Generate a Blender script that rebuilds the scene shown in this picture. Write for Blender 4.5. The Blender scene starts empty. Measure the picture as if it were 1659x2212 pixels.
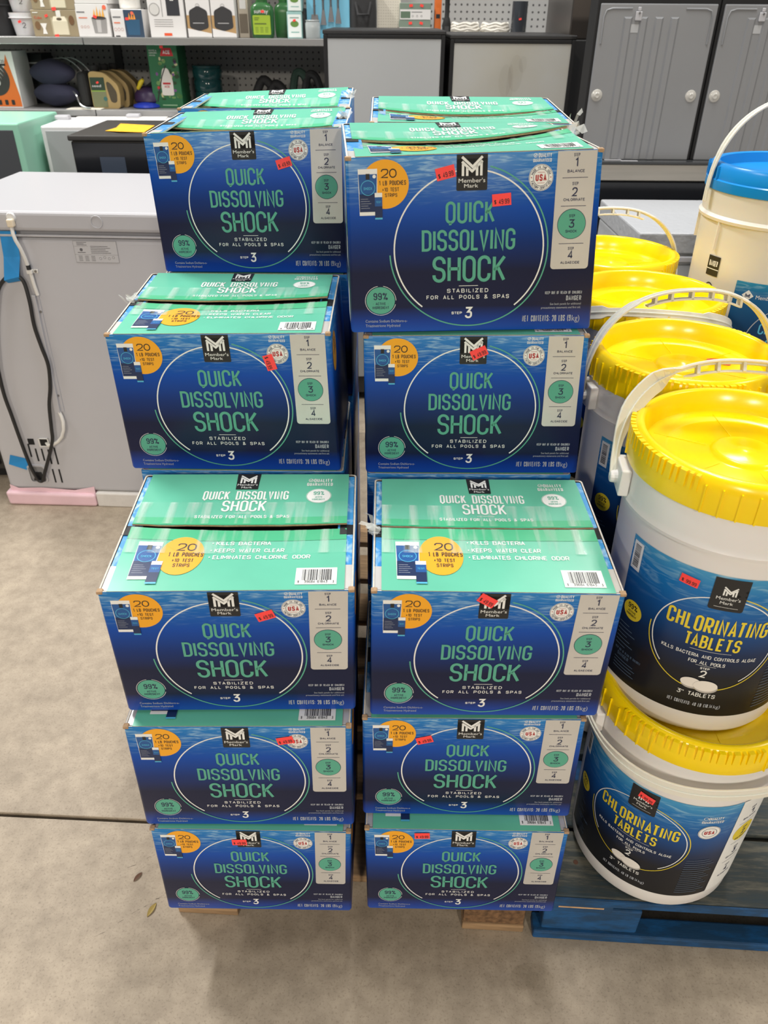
import bpy, math, random
from mathutils import Vector, Matrix
random.seed(7)
scn = bpy.context.scene
COL = scn.collection
PI = math.pi

# ------------------------------------------------------------------ camera, world, lights, exposure
FPX, PITCH, ROLL, CAMZ = 1635.0, 0.581, 0.008, 1.2537
cd = bpy.data.cameras.new('camera'); cam = bpy.data.objects.new('camera', cd); COL.objects.link(cam)
cd.sensor_fit = 'VERTICAL'; cd.sensor_height = 36.0; cd.lens = FPX / 2212.0 * 36.0
cd.clip_start = 0.02; cd.clip_end = 60
cam.matrix_world = Matrix.Translation((0, 0, CAMZ)) @ Matrix.Rotation(PI / 2 - PITCH, 4, 'X') @ Matrix.Rotation(ROLL, 4, 'Z')
cd.dof.use_dof = True; cd.dof.focus_distance = 1.15; cd.dof.aperture_fstop = 9.0
scn.camera = cam
scn.view_settings.view_transform = 'Standard'; scn.view_settings.look = 'None'
scn.view_settings.gamma = 1.0; scn.view_settings.use_curve_mapping = False
scn.view_settings.exposure = 0.0
w = bpy.data.worlds.new('world'); scn.world = w; w.use_nodes = True
bg = w.node_tree.nodes['Background']; bg.inputs[0].default_value = (1.0, 0.97, 0.93, 1); bg.inputs[1].default_value = 0.19

def ceiling_lamp(x, y, z, power, lx=0.30, ly=1.3, rz=0.0, col=(1.0, 0.97, 0.92)):
    l = bpy.data.lights.new('ceiling_strip_light', 'AREA'); l.shape = 'RECTANGLE'; l.size = lx; l.size_y = ly
    l.energy = power; l.color = col
    o = bpy.data.objects.new('ceiling_strip_light', l); COL.objects.link(o)
    o.location = (x, y, z); o.rotation_euler = (0, 0, rz)
    return o
WARM, NEUT = (1.0, 0.90, 0.77), (1.0, 0.975, 0.94)
for (lx_, ly_, lz_, lp_, lc_) in ((-2.1, 2.9, 3.9, 155, NEUT), (0.2, 1.55, 4.1, 88, NEUT), (1.6, 3.4, 3.9, 55, NEUT), (-3.4, 0.6, 3.9, 45, NEUT), (-1.6, -4.6, 3.3, 255, WARM), (1.4, -4.8, 3.3, 275, WARM), (3.3, 1.0, 3.9, 45, NEUT)):
    ceiling_lamp(lx_, ly_, lz_, lp_, col=lc_)

# ------------------------------------------------------------------ materials
def lin(c):
    if max(c) <= 1.0: return (c[0], c[1], c[2], 1)
    f = lambda v: (v / 255 / 12.92) if v / 255 <= 0.04045 else ((v / 255 + 0.055) / 1.055) ** 2.4
    return (f(c[0]), f(c[1]), f(c[2]), 1)
MATS = {}
def mat(name, col, rough=0.5, metal=0.0, noise=0.0, nscale=40.0, bump=0.0, bscale=200.0, trans=0.0, spec=0.5, coat=0.0, sss=0.0, emit=0.0, stretch=None, col2=None, alpha=1.0):
    if name in MATS: return MATS[name]
    m = bpy.data.materials.new(name); m.use_nodes = True; nt = m.node_tree; b = nt.nodes['Principled BSDF']
    b.inputs['Base Color'].default_value = lin(col); b.inputs['Roughness'].default_value = rough
    b.inputs['Metallic'].default_value = metal; b.inputs['Specular IOR Level'].default_value = spec
    b.inputs['Transmission Weight'].default_value = trans; b.inputs['Coat Weight'].default_value = coat
    b.inputs['Alpha'].default_value = alpha
    if sss:
        b.inputs['Subsurface Weight'].default_value = sss; b.inputs['Subsurface Scale'].default_value = 0.01
    if emit:
        b.inputs['Emission Color'].default_value = lin(col); b.inputs['Emission Strength'].default_value = emit
    if noise or bump:
        tc = nt.nodes.new('ShaderNodeTexCoord'); mp = nt.nodes.new('ShaderNodeMapping'); nt.links.new(tc.outputs['Object'], mp.inputs[0])
        if stretch: mp.inputs['Scale'].default_value = stretch
    if noise:
        n = nt.nodes.new('ShaderNodeTexNoise'); n.inputs['Scale'].default_value = nscale; n.inputs['Detail'].default_value = 6
        nt.links.new(mp.outputs[0], n.inputs['Vector'])
        r = nt.nodes.new('ShaderNodeValToRGB'); c = lin(col)
        c2 = lin(col2) if col2 else tuple(v * (1 - noise) for v in c[:3]) + (1,)
        c1 = c if col2 else tuple(min(1, v * (1 + noise)) for v in c[:3]) + (1,)
        r.color_ramp.elements[0].position = 0.32; r.color_ramp.elements[1].position = 0.68
        r.color_ramp.elements[0].color = c2; r.color_ramp.elements[1].color = c1
        nt.links.new(n.outputs[0], r.inputs[0]); nt.links.new(r.outputs[0], b.inputs['Base Color'])
    if bump:
        n2 = nt.nodes.new('ShaderNodeTexNoise'); n2.inputs['Scale'].default_value = bscale; n2.inputs['Detail'].default_value = 3
        nt.links.new(mp.outputs[0], n2.inputs['Vector'])
        bp = nt.nodes.new('ShaderNodeBump'); bp.inputs['Strength'].default_value = bump; bp.inputs['Distance'].default_value = 0.002
        nt.links.new(n2.outputs[0], bp.inputs['Height']); nt.links.new(bp.outputs[0], b.inputs['Normal'])
    MATS[name] = m; return m

def mat_water(name, stops, water_top=0.70, rough=0.33, sx=5.0, sy=34.0, hi=(150, 195, 215), bump=0.0):
    """printed underwater picture: vertical colour bands (UV y) with light ripples near the printed surface"""
    m = bpy.data.materials.new(name); m.use_nodes = True; nt = m.node_tree; b = nt.nodes['Principled BSDF']
    b.inputs['Roughness'].default_value = rough; b.inputs['Specular IOR Level'].default_value = 0.28
    uv = nt.nodes.new('ShaderNodeUVMap'); sp = nt.nodes.new('ShaderNodeSeparateXYZ'); nt.links.new(uv.outputs[0], sp.inputs[0])
    r = nt.nodes.new('ShaderNodeValToRGB'); nt.links.new(sp.outputs[1], r.inputs[0])
    e = r.color_ramp.elements; e[0].position = stops[0][0]; e[0].color = lin(stops[0][1]); e[1].position = stops[-1][0]; e[1].color = lin(stops[-1][1])
    for p, c in stops[1:-1]:
        x = e.new(p); x.color = lin(c)
    mp = nt.nodes.new('ShaderNodeMapping'); mp.inputs['Scale'].default_value = (sx, sy, 1); nt.links.new(uv.outputs[0], mp.inputs[0])
    n = nt.nodes.new('ShaderNodeTexNoise'); n.inputs['Scale'].default_value = 1.0; n.inputs['Detail'].default_value = 4; n.inputs['Distortion'].default_value = 1.2
    nt.links.new(mp.outputs[0], n.inputs['Vector'])
    r2 = nt.nodes.new('ShaderNodeValToRGB'); r2.color_ramp.elements[0].position = 0.50; r2.color_ramp.elements[1].position = 0.72
    r2.color_ramp.elements[0].color = (0, 0, 0, 1); r2.color_ramp.elements[1].color = (1, 1, 1, 1); nt.links.new(n.outputs[0], r2.inputs[0])
    mr = nt.nodes.new('ShaderNodeMapRange'); mr.inputs[1].default_value = water_top; mr.inputs[2].default_value = 1.0; mr.inputs[3].default_value = 0; mr.inputs[4].default_value = 0.85
    nt.links.new(sp.outputs[1], mr.inputs[0])
    mu = nt.nodes.new('ShaderNodeMath'); mu.operation = 'MULTIPLY'; nt.links.new(r2.outputs[0], mu.inputs[0]); nt.links.new(mr.outputs[0], mu.inputs[1])
    mx = nt.nodes.new('ShaderNodeMix'); mx.data_type = 'RGBA'; nt.links.new(mu.outputs[0], mx.inputs[0])
    nt.links.new(r.outputs[0], mx.inputs[6]); mx.inputs[7].default_value = lin(hi); nt.links.new(mx.outputs[2], b.inputs['Base Color'])
    if bump:
        tc = nt.nodes.new('ShaderNodeTexCoord'); mp2 = nt.nodes.new('ShaderNodeMapping'); mp2.inputs['Scale'].default_value = (1, 1, 2.2); nt.links.new(tc.outputs['Object'], mp2.inputs[0])
        n2 = nt.nodes.new('ShaderNodeTexNoise'); n2.inputs['Scale'].default_value = 9; n2.inputs['Detail'].default_value = 5; nt.links.new(mp2.outputs[0], n2.inputs['Vector'])
        bp = nt.nodes.new('ShaderNodeBump'); bp.inputs['Strength'].default_value = bump; bp.inputs['Distance'].default_value = 0.004
        nt.links.new(n2.outputs[0], bp.inputs['Height']); nt.links.new(bp.outputs[0], b.inputs['Normal'])
    MATS[name] = m; return m

M_CARTON = mat_water('carton_print_blue', [(0.0, (26, 78, 176)), (0.06, (20, 60, 150)), (0.15, (20, 27, 62)), (0.36, (16, 25, 58)), (0.52, (10, 46, 112)), (0.70, (7, 70, 162)), (0.84, (12, 92, 172)), (1.0, (40, 122, 184))], sx=8.0, sy=52.0, water_top=0.72, hi=(170, 206, 220), bump=0.12)
M_LABEL = mat_water('bucket_label_blue', [(0.0, (26, 27, 30)), (0.30, (27, 29, 36)), (0.48, (22, 44, 82)), (0.70, (22, 82, 150)), (0.88, (28, 112, 178)), (1.0, (70, 150, 196))], sx=4.5, sy=26, water_top=0.66, rough=0.3)
M_PLABEL = mat_water('pail_label_blue', [(0.0, (24, 28, 34)), (0.4, (24, 34, 50)), (0.65, (20, 66, 110)), (0.9, (24, 96, 150)), (1.0, (40, 140, 180))], sx=6, sy=26, water_top=0.85)
M_FLAPBLUE = mat_water('side_flap_blue', [(0.0, (60, 140, 205)), (1.0, (70, 150, 210))], sx=9, sy=7, water_top=-3, hi=(200, 228, 240))
M_GREEN = mat('flap_green', (98, 186, 158), 0.32, noise=0.05, nscale=12, bump=0.05, bscale=30)
M_GREEN2 = mat('flap_green_band', (66, 178, 130), 0.32)
M_TXTGREEN = mat('ink_green', (84, 166, 142), 0.4)
M_WHITE = mat('ink_white', (232, 234, 232), 0.4)
M_GREYINK = mat('ink_grey', (170, 176, 186), 0.4)
M_BLACK = mat('ink_black', (28, 30, 33), 0.4)
M_NAVY = mat('ink_navy', (28, 38, 74), 0.4)
M_ORANGE = mat('ink_orange', (240, 168, 32), 0.38)
M_RED = mat('ink_red', (170, 40, 44), 0.45)
M_SILVER = mat('ink_silver', (206, 205, 202), 0.34, metal=0.35, noise=0.06, nscale=14)
M_POUCH = mat('ink_pouch_blue', (26, 84, 150), 0.35)
M_POUCH2 = mat('ink_pouch_dark', (20, 42, 84), 0.35)
M_LTBLUE = mat('ink_lightblue', (80, 176, 215), 0.4)
M_YELLOWINK = mat('ink_yellow', (226, 204, 52), 0.4)
M_KRAFT = mat('kraft_edge', (170, 140, 108), 0.85, noise=0.15, nscale=300)
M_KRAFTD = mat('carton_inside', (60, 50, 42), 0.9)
M_EDGE = mat('carton_paper_edge', (205, 198, 186), 0.8, noise=0.1, nscale=200)
M_STICK = mat('price_sticker_red', (255, 72, 70), 0.5)
M_TAPE = mat('clear_tape', (232, 242, 238), 0.14)
def tape_nodes(m):
    nt = m.node_tree; b = nt.nodes['Principled BSDF']; tc = nt.nodes.new('ShaderNodeTexCoord'); mp = nt.nodes.new('ShaderNodeMapping'); mp.inputs['Scale'].default_value = (60, 5, 5); nt.links.new(tc.outputs['Object'], mp.inputs[0])
    n = nt.nodes.new('ShaderNodeTexNoise'); n.inputs['Scale'].default_value = 1.0; n.inputs['Detail'].default_value = 3; nt.links.new(mp.outputs[0], n.inputs['Vector'])
    r = nt.nodes.new('ShaderNodeMapRange'); r.inputs[1].default_value = 0.50; r.inputs[2].default_value = 0.74; r.inputs[3].default_value = 0.03; r.inputs[4].default_value = 0.55; nt.links.new(n.outputs[0], r.inputs[0]); nt.links.new(r.outputs[0], b.inputs['Alpha'])  # pale streaks in the alpha imitate sheen along the tape wrinkles
    bp = nt.nodes.new('ShaderNodeBump'); bp.inputs['Strength'].default_value = 0.4; bp.inputs['Distance'].default_value = 0.001; nt.links.new(n.outputs[0], bp.inputs['Height']); nt.links.new(bp.outputs[0], b.inputs['Normal'])
tape_nodes(M_TAPE)
M_SCRAP = mat('tape_scrap', (228, 232, 228), 0.12, alpha=0.45)

# ------------------------------------------------------------------ mesh builder
class MB:
    def __init__(s): s.v = []; s.f = []; s.m = []; s.uv = None
    def add(s, vs, fs, mi=0):
        o = len(s.v); s.v += [tuple(v) for v in vs]
        for f in fs: s.f.append(tuple(i + o for i in f)); s.m.append(mi)
        return o
    def box(s, x0, x1, y0, y1, z0, z1, mi=0, T=None):
        vs = [(x0, y0, z0), (x1, y0, z0), (x1, y1, z0), (x0, y1, z0), (x0, y0, z1), (x1, y0, z1), (x1, y1, z1), (x0, y1, z1)]
        if T: vs = [T @ Vector(v) for v in vs]
        s.add(vs, [(3, 2, 1, 0), (4, 5, 6, 7), (0, 1, 5, 4), (1, 2, 6, 5), (2, 3, 7, 6), (3, 0, 4, 7)], mi); return s
    def hexa(s, p, mi=0):
        s.add(p, [(3, 2, 1, 0), (4, 5, 6, 7), (0, 1, 5, 4), (1, 2, 6, 5), (2, 3, 7, 6), (3, 0, 4, 7)], mi); return s
    def lathe(s, prof, n=48, mi=0, c=(0, 0, 0), a0=0.0, a1=2 * PI, cap=False):
        full = abs(a1 - a0) > 6.28; k = n if full else n + 1
        vs = [(c[0] + r * math.sin(a0 + (a1 - a0) * j / n), c[1] - r * math.cos(a0 + (a1 - a0) * j / n), c[2] + z) for (r, z) in prof for j in range(k)]
        fs = []
        for i in range(len(prof) - 1):
            for j in range(n):
                j2 = (j + 1) % k if full else j + 1
                fs.append((i * k + j, i * k + j2, (i + 1) * k + j2, (i + 1) * k + j))
        s.add(vs, fs, mi); return s
    def tube(s, path, r, n=8, mi=0, flat=None, closed=False):
        P = [Vector(p) for p in path]; N = len(P); rs = r if isinstance(r, (list, tuple)) else [r] * N
        ref = Vector((0, 0, 1)); vs = []; prev = None
        for i in range(N):
            t = (P[min(i + 1, N - 1)] - P[max(i - 1, 0)]).normalized()
            if prev is None:
                a = ref if abs(t.z) < 0.9 else Vector((1, 0, 0)); u = t.cross(a).normalized()
            else: u = (prev - t * prev.dot(t)).normalized()
            prev = u; w_ = t.cross(u)
            for j in range(n):
                q = 2 * PI * j / n; vs.append(P[i] + u * (rs[i] * math.cos(q)) + w_ * (rs[i] * math.sin(q)))
        fs = [(i * n + j, i * n + (j + 1) % n, (i + 1) * n + (j + 1) % n, (i + 1) * n + j) for i in range(N - 1) for j in range(n)]
        fs += [tuple(range(n - 1, -1, -1)), tuple((N - 1) * n + j for j in range(n))]
        s.add(vs, fs, mi); return s
    def strip(s, path, ups, wd, th, mi=0):
        """flat strap: path centre, ups = width direction for every point"""
        P = [Vector(p) for p in path]; N = len(P); vs = []
        ws = wd if isinstance(wd, (list, tuple)) else [wd] * N
        for i in range(N):
            t = (P[min(i + 1, N - 1)] - P[max(i - 1, 0)]).normalized(); u = Vector(ups[i]).normalized(); n = t.cross(u).normalized()
            for a, b in ((-1, -1), (1, -1), (1, 1), (-1, 1)): vs.append(P[i] + u * (a * ws[i] / 2) + n * (b * th / 2))
        fs = [(i * 4 + j, i * 4 + (j + 1) % 4, (i + 1) * 4 + (j + 1) % 4, (i + 1) * 4 + j) for i in range(N - 1) for j in range(4)]
        fs += [(3, 2, 1, 0), tuple((N - 1) * 4 + j for j in range(4))]
        s.add(vs, fs, mi); return s
    def build(s, name, mats, parent=None, smooth=False, bevel=0.0, seg=2, loc=None, sub=0, auto=None):
        me = bpy.data.meshes.new(name); me.from_pydata(s.v, [], s.f)
        for m in (mats if isinstance(mats, (list, tuple)) else [mats]): me.materials.append(m)
        me.polygons.foreach_set('material_index', s.m)
        if smooth: me.polygons.foreach_set('use_smooth', [True] * len(s.f))
        if s.uv:
            ul = me.uv_layers.new(name='UVMap'); d = ul.data
            for li, l in enumerate(me.loops): d[li].uv = s.uv[l.vertex_index]
        me.update(); me.validate()
        if smooth: me.set_sharp_from_angle(angle=math.radians(auto if auto else 38))
        o = bpy.data.objects.new(name, me); COL.objects.link(o)
        if parent: o.parent = parent
        if loc: o.location = loc
        if bevel:
            b = o.modifiers.new('bevel', 'BEVEL'); b.width = bevel; b.segments = seg; b.limit_method = 'ANGLE'; b.angle_limit = math.radians(40)
        if sub:
            b = o.modifiers.new('sub', 'SUBSURF'); b.levels = sub; b.render_levels = sub
        return o
def thing(name, label, cat, loc=(0, 0, 0), rz=0.0, group=None, rot=None):
    o = bpy.data.objects.new(name, None); COL.objects.link(o); o.location = loc; o.rotation_euler = rot if rot else (0, 0, rz)
    o.empty_display_size = 0.05
    return tag(o, label, cat, group)
def tag(o, label, cat, group=None):
    o['label'] = label; o['category'] = cat
    if group: o['group'] = group
    return o
def struct(o): o['kind'] = 'structure'; return o

# ------------------------------------------------------------------ flat print: shapes and lettering
def rp(pts, r, closed=False, n=4):
    """polyline with rounded corners"""
    N = len(pts); out = []
    for i in range(N):
        c = Vector(pts[i][:2]); rr = pts[i][2] if len(pts[i]) > 2 else r
        if (not closed and i in (0, N - 1)) or rr <= 0: out.append(tuple(c)); continue
        a = Vector(pts[(i - 1) % N][:2]); b = Vector(pts[(i + 1) % N][:2])
        la, lb = (a - c).length, (b - c).length; k = min(rr, la * 0.5 if (closed or i > 1) else la, lb * 0.5 if (closed or i < N - 2) else lb)
        p0 = c + (a - c) * (k / la); p2 = c + (b - c) * (k / lb)
        for j in range(n + 1):
            t = j / n; wq = 0.7071; q = (1 - t) ** 2 + 2 * wq * t * (1 - t) + t * t
            out.append(tuple((p0 * (1 - t) ** 2 + c * (2 * wq * t * (1 - t)) + p2 * t * t) / q))
    if closed: out.append(out[0])
    return out
GW = {'I': 0.0, 'M': 1.3, 'W': 1.5, '1': 0.45, ' ': 0.75, '.': 0.0, ',': 0.0, ':': 0.0, "'": 0.0, '"': 0.5, '-': 0.6, '(': 0.4, ')': 0.4, 'L': 0.8, 'E': 0.88, 'F': 0.85, 'J': 0.8, 'T': 0.95, '%': 1.5, '&': 1.1, '+': 0.8, '*': 0.2}
def glyph(ch, w, h):
    r = min(w, h) / 2; r4 = min(w, h / 2) / 2
    if ch == 'A': return [[(0, 0), (w / 2, h), (w, 0)], [(w * .18, h * .3), (w * .82, h * .3)]]
    if ch == 'B': return [rp([(0, h * .52, 0), (w * .92, h * .52), (w * .92, h), (0, h, 0), (0, 0, 0), (w, 0), (w, h * .52), (w * .4, h * .52, 0)], r4)]
    if ch == 'C': return [rp([(w, h * .70), (w, h), (0, h), (0, 0), (w, 0), (w, h * .30)], r)]
    if ch == 'D': return [rp([(0, 0, 0), (0, h, 0), (w, h), (w, 0)], r, True)]
    if ch == 'E': return [[(w, h), (0, h), (0, 0), (w, 0)], [(0, h * .52), (w * .85, h * .52)]]
    if ch == 'F': return [[(w, h), (0, h), (0, 0)], [(0, h * .5), (w * .85, h * .5)]]
    if ch == 'G': return [rp([(w, h * .72), (w, h), (0, h), (0, 0), (w, 0), (w, h * .46, 0), (w * .55, h * .46)], r)]
    if ch == 'H': return [[(0, 0), (0, h)], [(w, 0), (w, h)], [(0, h * .52), (w, h * .52)]]
    if ch in 'I': return [[(0, 0), (0, h)]]
    if ch == 'J': return [rp([(w, h), (w, 0), (0, 0), (0, h * .3)], r)]
    if ch == 'K': return [[(0, 0), (0, h)], [(w, h), (w * .04, h * .42)], [(w * .34, h * .58), (w, 0)]]
    if ch == 'L': return [[(0, h), (0, 0), (w, 0)]]
    if ch == 'M': return [[(0, 0), (0, h), (w / 2, h * .3), (w, h), (w, 0)]]
    if ch == 'N': return [[(0, 0), (0, h), (w, 0), (w, h)]]
    if ch in 'O0': return [rp([(0, 0), (0, h), (w, h), (w, 0)], r, True)]
    if ch == 'P': return [rp([(0, 0), (0, h, 0), (w, h), (w, h * .44), (0, h * .44, 0)], r4)]
    if ch == 'Q': return [rp([(0, 0), (0, h), (w, h), (w, 0)], r, True), [(w * .42, -h * .01), (w * .5, -h * .14)]]
    if ch == 'R': return [rp([(0, 0), (0, h, 0), (w, h), (w, h * .44), (0, h * .44, 0)], r4), [(w * .5, h * .44), (w, 0)]]
    if ch == 'S': return [rp([(w, h * .74), (w, h), (0, h), (0, h * .52), (w, h * .52), (w, 0), (0, 0), (0, h * .26)], r4)]
    if ch == 'T': return [[(w / 2, 0), (w / 2, h)], [(0, h), (w, h)]]
    if ch == 'U': return [rp([(0, h), (0, 0), (w, 0), (w, h)], r)]
    if ch == 'V': return [[(0, h), (w / 2, 0), (w, h)]]
    if ch == 'W': return [[(0, h), (w * .25, 0), (w / 2, h * .8), (w * .75, 0), (w, h)]]
    if ch == 'X': return [[(0, 0), (w, h)], [(0, h), (w, 0)]]
    if ch == 'Y': return [[(0, h), (w / 2, h * .45), (w, h)], [(w / 2, h * .45), (w / 2, 0)]]
    if ch == 'Z': return [[(0, h), (w, h), (0, 0), (w, 0)]]
    if ch == '1': return [[(0, h * .78), (w, h), (w, 0)]]
    if ch == '2': return [rp([(0, h * .72), (0, h), (w, h), (w, h * .52, r4), (0, 0, 0), (w, 0)], r4)]
    if ch == '3': return [rp([(0, h, 0), (w, h, 0), (w * .42, h * .58, 0), (w, h * .58), (w, 0), (0, 0), (0, h * .22)], r4)]
    if ch == '4': return [[(w * .72, 0), (w * .72, h), (0, h * .26), (w, h * .26)]]
    if ch == '5': return [rp([(w, h, 0), (w * .1, h, 0), (0, h * .56, 0), (w, h * .6), (w, 0), (0, 0), (0, h * .2)], r4)]
    if ch == '6': return [rp([(w, h * .8), (w, h), (0, h), (0, 0), (w, 0), (w, h * .55), (0, h * .55, 0)], r4)]
    if ch == '7': return [[(0, h), (w, h), (w * .3, 0)]]
    if ch == '8': return [rp([(0, h * .52), (0, h), (w, h), (w, h * .52)], r4, True), rp([(0, 0), (0, h * .52), (w, h * .52), (w, 0)], r4, True)]
    if ch == '9': return [rp([(0, h * .2), (0, 0), (w, 0), (w, h), (0, h), (0, h * .45), (w, h * .45, 0)], r4)]
    if ch == '.': return [[(0, 0), (0, h * .06)]]
    if ch == ',': return [[(0, h * .05), (-w * .1, -h * .15)]]
    if ch == ':': return [[(0, h * .1), (0, h * .2)], [(0, h * .6), (0, h * .7)]]
    if ch == "'": return [[(0, h), (0, h * .72)]]
    if ch == '"': return [[(0, h), (0, h * .72)], [(w, h), (w, h * .72)]]
    if ch == '-': return [[(0, h * .48), (w, h * .48)]]
    if ch == '*': return [[(0, h * .42), (w, h * .52)]]
    if ch == '+': return [[(0, h * .45), (w, h * .45)], [(w / 2, h * .15), (w / 2, h * .75)]]
    if ch == '(': return [rp([(w, h * 1.05), (0, h * .75), (0, h * .2), (w, -h * .1)], r)]
    if ch == ')': return [rp([(0, h * 1.05), (w, h * .75), (w, h * .2), (0, -h * .1)], r)]
    if ch == '%': q = min(w * .18, h * .2); return [[(w * .2, 0), (w * .8, h)], rp([(0, h - 2 * q), (0, h), (2 * q, h), (2 * q, h - 2 * q)], q, True), rp([(w - 2 * q, 0), (w - 2 * q, 2 * q), (w, 2 * q), (w, 0)], q, True)]
    if ch == '&': return [rp([(w, 0, 0), (w * .1, h * .7), (w * .15, h), (w * .7, h), (w * .65, h * .62), (0, h * .3), (0, 0), (w * .6, 0), (w, h * .4)], w * .3)]
    if ch == '$': return [rp([(w, h * .76), (w, h * .9), (0, h * .9), (0, h * .5), (w, h * .5), (w, h * .1), (0, h * .1), (0, h * .24)], r4 * .8), [(w / 2, 0), (w / 2, h)]]
    return []
_fc = {}
def bfont(s):
    if s not in _fc:
        cu = bpy.data.curves.new('t', 'FONT'); cu.body = s; cu.resolution_u = 2; cu.size = 1.0
        o = bpy.data.objects.new('t', cu); me = bpy.data.meshes.new_from_object(o)
        vs = [(v.co.x, v.co.y) for v in me.vertices]; fs = [tuple(p.vertices) for p in me.polygons]
        bpy.data.objects.remove(o); bpy.data.curves.remove(cu); bpy.data.meshes.remove(me); _fc[s] = (vs, fs)
    return _fc[s]
class Print:
    def __init__(s): s.it = []; s.T = None; s.lay = 1
    def _add(s, m, vs, fs, lay):
        if s.T: vs = [s.T(x, y) for x, y in vs]
        s.it.append((m, lay, vs, fs))
    def poly(s, m, pts, lay=1): s._add(m, pts, [tuple(range(len(pts)))], lay)
    def rect(s, m, x0, x1, y0, y1, lay=1, r=0.0):
        s.poly(m, rp([(x0, y0), (x1, y0), (x1, y1), (x0, y1)], r, True)[:-1] if r else [(x0, y0), (x1, y0), (x1, y1), (x0, y1)], lay)
    def ell(s, m, cx, cy, rx, ry, lay=1, n=36):
        vs = [(cx, cy)] + [(cx + rx * math.cos(2 * PI * i / n), cy + ry * math.sin(2 * PI * i / n)) for i in range(n)]
        s._add(m, vs, [(0, 1 + i, 1 + (i + 1) % n) for i in range(n)], lay)
    def ring(s, m, cx, cy, rx, ry, t, a0=0, a1=360, lay=1, n=64):
        k = max(6, int(n * abs(a1 - a0) / 360)); vs = []
        for i in range(k + 1):
            a = math.radians(a0 + (a1 - a0) * i / k); c, q = math.cos(a), math.sin(a)
            vs += [(cx + (rx - t / 2) * c, cy + (ry - t / 2) * q), (cx + (rx + t / 2) * c, cy + (ry + t / 2) * q)]
        s._add(m, vs, [(2 * i, 2 * i + 1, 2 * i + 3, 2 * i + 2) for i in range(k)], lay)
    def stroke(s, m, pts, t, lay=1):
        Q = [Vector(p) for p in pts]; P = [Q[0]]
        for q in Q[1:]:
            if (q - P[-1]).length > t * 0.02: P.append(q)
        if len(P) < 2: return
        N = len(P); closed = N > 3 and (P[0] - P[-1]).length < t * 0.03; vs = []
        for i in range(N):
            a = P[i - 1] if i > 0 else (P[-2] if closed else None); b = P[i + 1] if i < N - 1 else (P[1] if closed else None)
            d1 = (P[i] - a).normalized() if a is not None else None; d2 = (b - P[i]).normalized() if b is not None else None
            d1 = d1 if d1 is not None else d2; d2 = d2 if d2 is not None else d1
            n1 = Vector((-d1.y, d1.x)); n2 = Vector((-d2.y, d2.x)); nn = n1 + n2
            nn = nn.normalized() if nn.length > 1e-6 else n1; k = 1 / max(0.45, nn.dot(n1))
            vs += [tuple(P[i] + nn * (t / 2 * k)), tuple(P[i] - nn * (t / 2 * k))]
        s._add(m, vs, [(2 * i, 2 * i + 1, 2 * i + 3, 2 * i + 2) for i in range(N - 1)], lay)
    def text(s, m, txt, x, y, h, width=None, wf=0.42, gap=0.3, t=0.1, align='c', lay=1):
        """stroke lettering: baseline y, cap height h, width = total width wanted"""
        tt = t * h; hh = h - tt; units = sum(GW.get(c, 1.0) for c in txt); n = len(txt)
        if width: gwd = (width - tt) / (units + gap * (n - 1) + 1e-6 + (n - 1) * 0); g = gap * gwd
        else: gwd = wf * h; g = gap * gwd
        if width and g < tt * 1.5 and n > 1:
            g = tt * 1.6; gwd = max(0.05 * h, (width - tt - g * (n - 1)) / max(units, .3))
        if not width and g < tt * 1.6: g = tt * 1.6
        tot = units * gwd + g * (n - 1) + tt; cx = x + tt / 2 - (tot / 2 if align == 'c' else tot if align == 'r' else 0)
        for ti, c in enumerate(txt):
            gw_ = GW.get(c, 1.0) * gwd
            for pl in glyph(c, gw_, hh): s.stroke(m, [(cx + p[0], y + tt / 2 + p[1]) for p in pl], tt, lay)
            cx += gw_ + g - (0.24 * gwd if txt[ti:ti + 2] in ('LV', 'AT', 'TA', 'LT', 'LY') else 0)
        return tot
    def btext(s, m, txt, x, y, h, width=None, align='l', lay=1):
        vs, fs = bfont(txt); x0 = min(v[0] for v in vs); x1 = max(v[0] for v in vs); sy = h / 0.72; sx = width / (x1 - x0) if width else sy
        tot = (x1 - x0) * sx; ox = x - (tot / 2 if align == 'c' else tot if align == 'r' else 0)
        s._add(m, [(ox + (v[0] - x0) * sx, y + v[1] * sy) for v in vs], fs, lay)
    def build(s, name, parent, mp, maxlen=None, eps=0.00018, label=None):
        """mp(x, y, height) -> 3D"""
        b = MB(); mats = []
        for m, lay, vs, fs in s.it:
            if m not in mats: mats.append(m)
            mi = mats.index(m)
            if maxlen:
                vs = list(vs); q = [f for f in fs]; res = []
                tri = []
                for f in q:
                    for k in range(1, len(f) - 1): tri.append((f[0], f[k], f[k + 1]))
                cache = {}
                def mid(i, j):
                    key = (min(i, j), max(i, j))
                    if key not in cache:
                        vs.append(((vs[i][0] + vs[j][0]) / 2, (vs[i][1] + vs[j][1]) / 2)); cache[key] = len(vs) - 1
                    return cache[key]
                while tri:
                    a, c, d = tri.pop(); L = [math.dist(vs[a], vs[c]), math.dist(vs[c], vs[d]), math.dist(vs[d], vs[a])]; mxl = max(L)
                    if mxl <= maxlen: res.append((a, c, d)); continue
                    k = L.index(mxl)
                    if k == 0: e = mid(a, c); tri += [(a, e, d), (e, c, d)]
                    elif k == 1: e = mid(c, d); tri += [(a, c, e), (a, e, d)]
                    else: e = mid(d, a); tri += [(a, c, e), (e, c, d)]
                fs = res
            b.add([mp(x, y, eps * lay) for x, y in vs], fs, mi)
        o = b.build(name, mats, parent)
        if label: o['label'] = label
        return o
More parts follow.
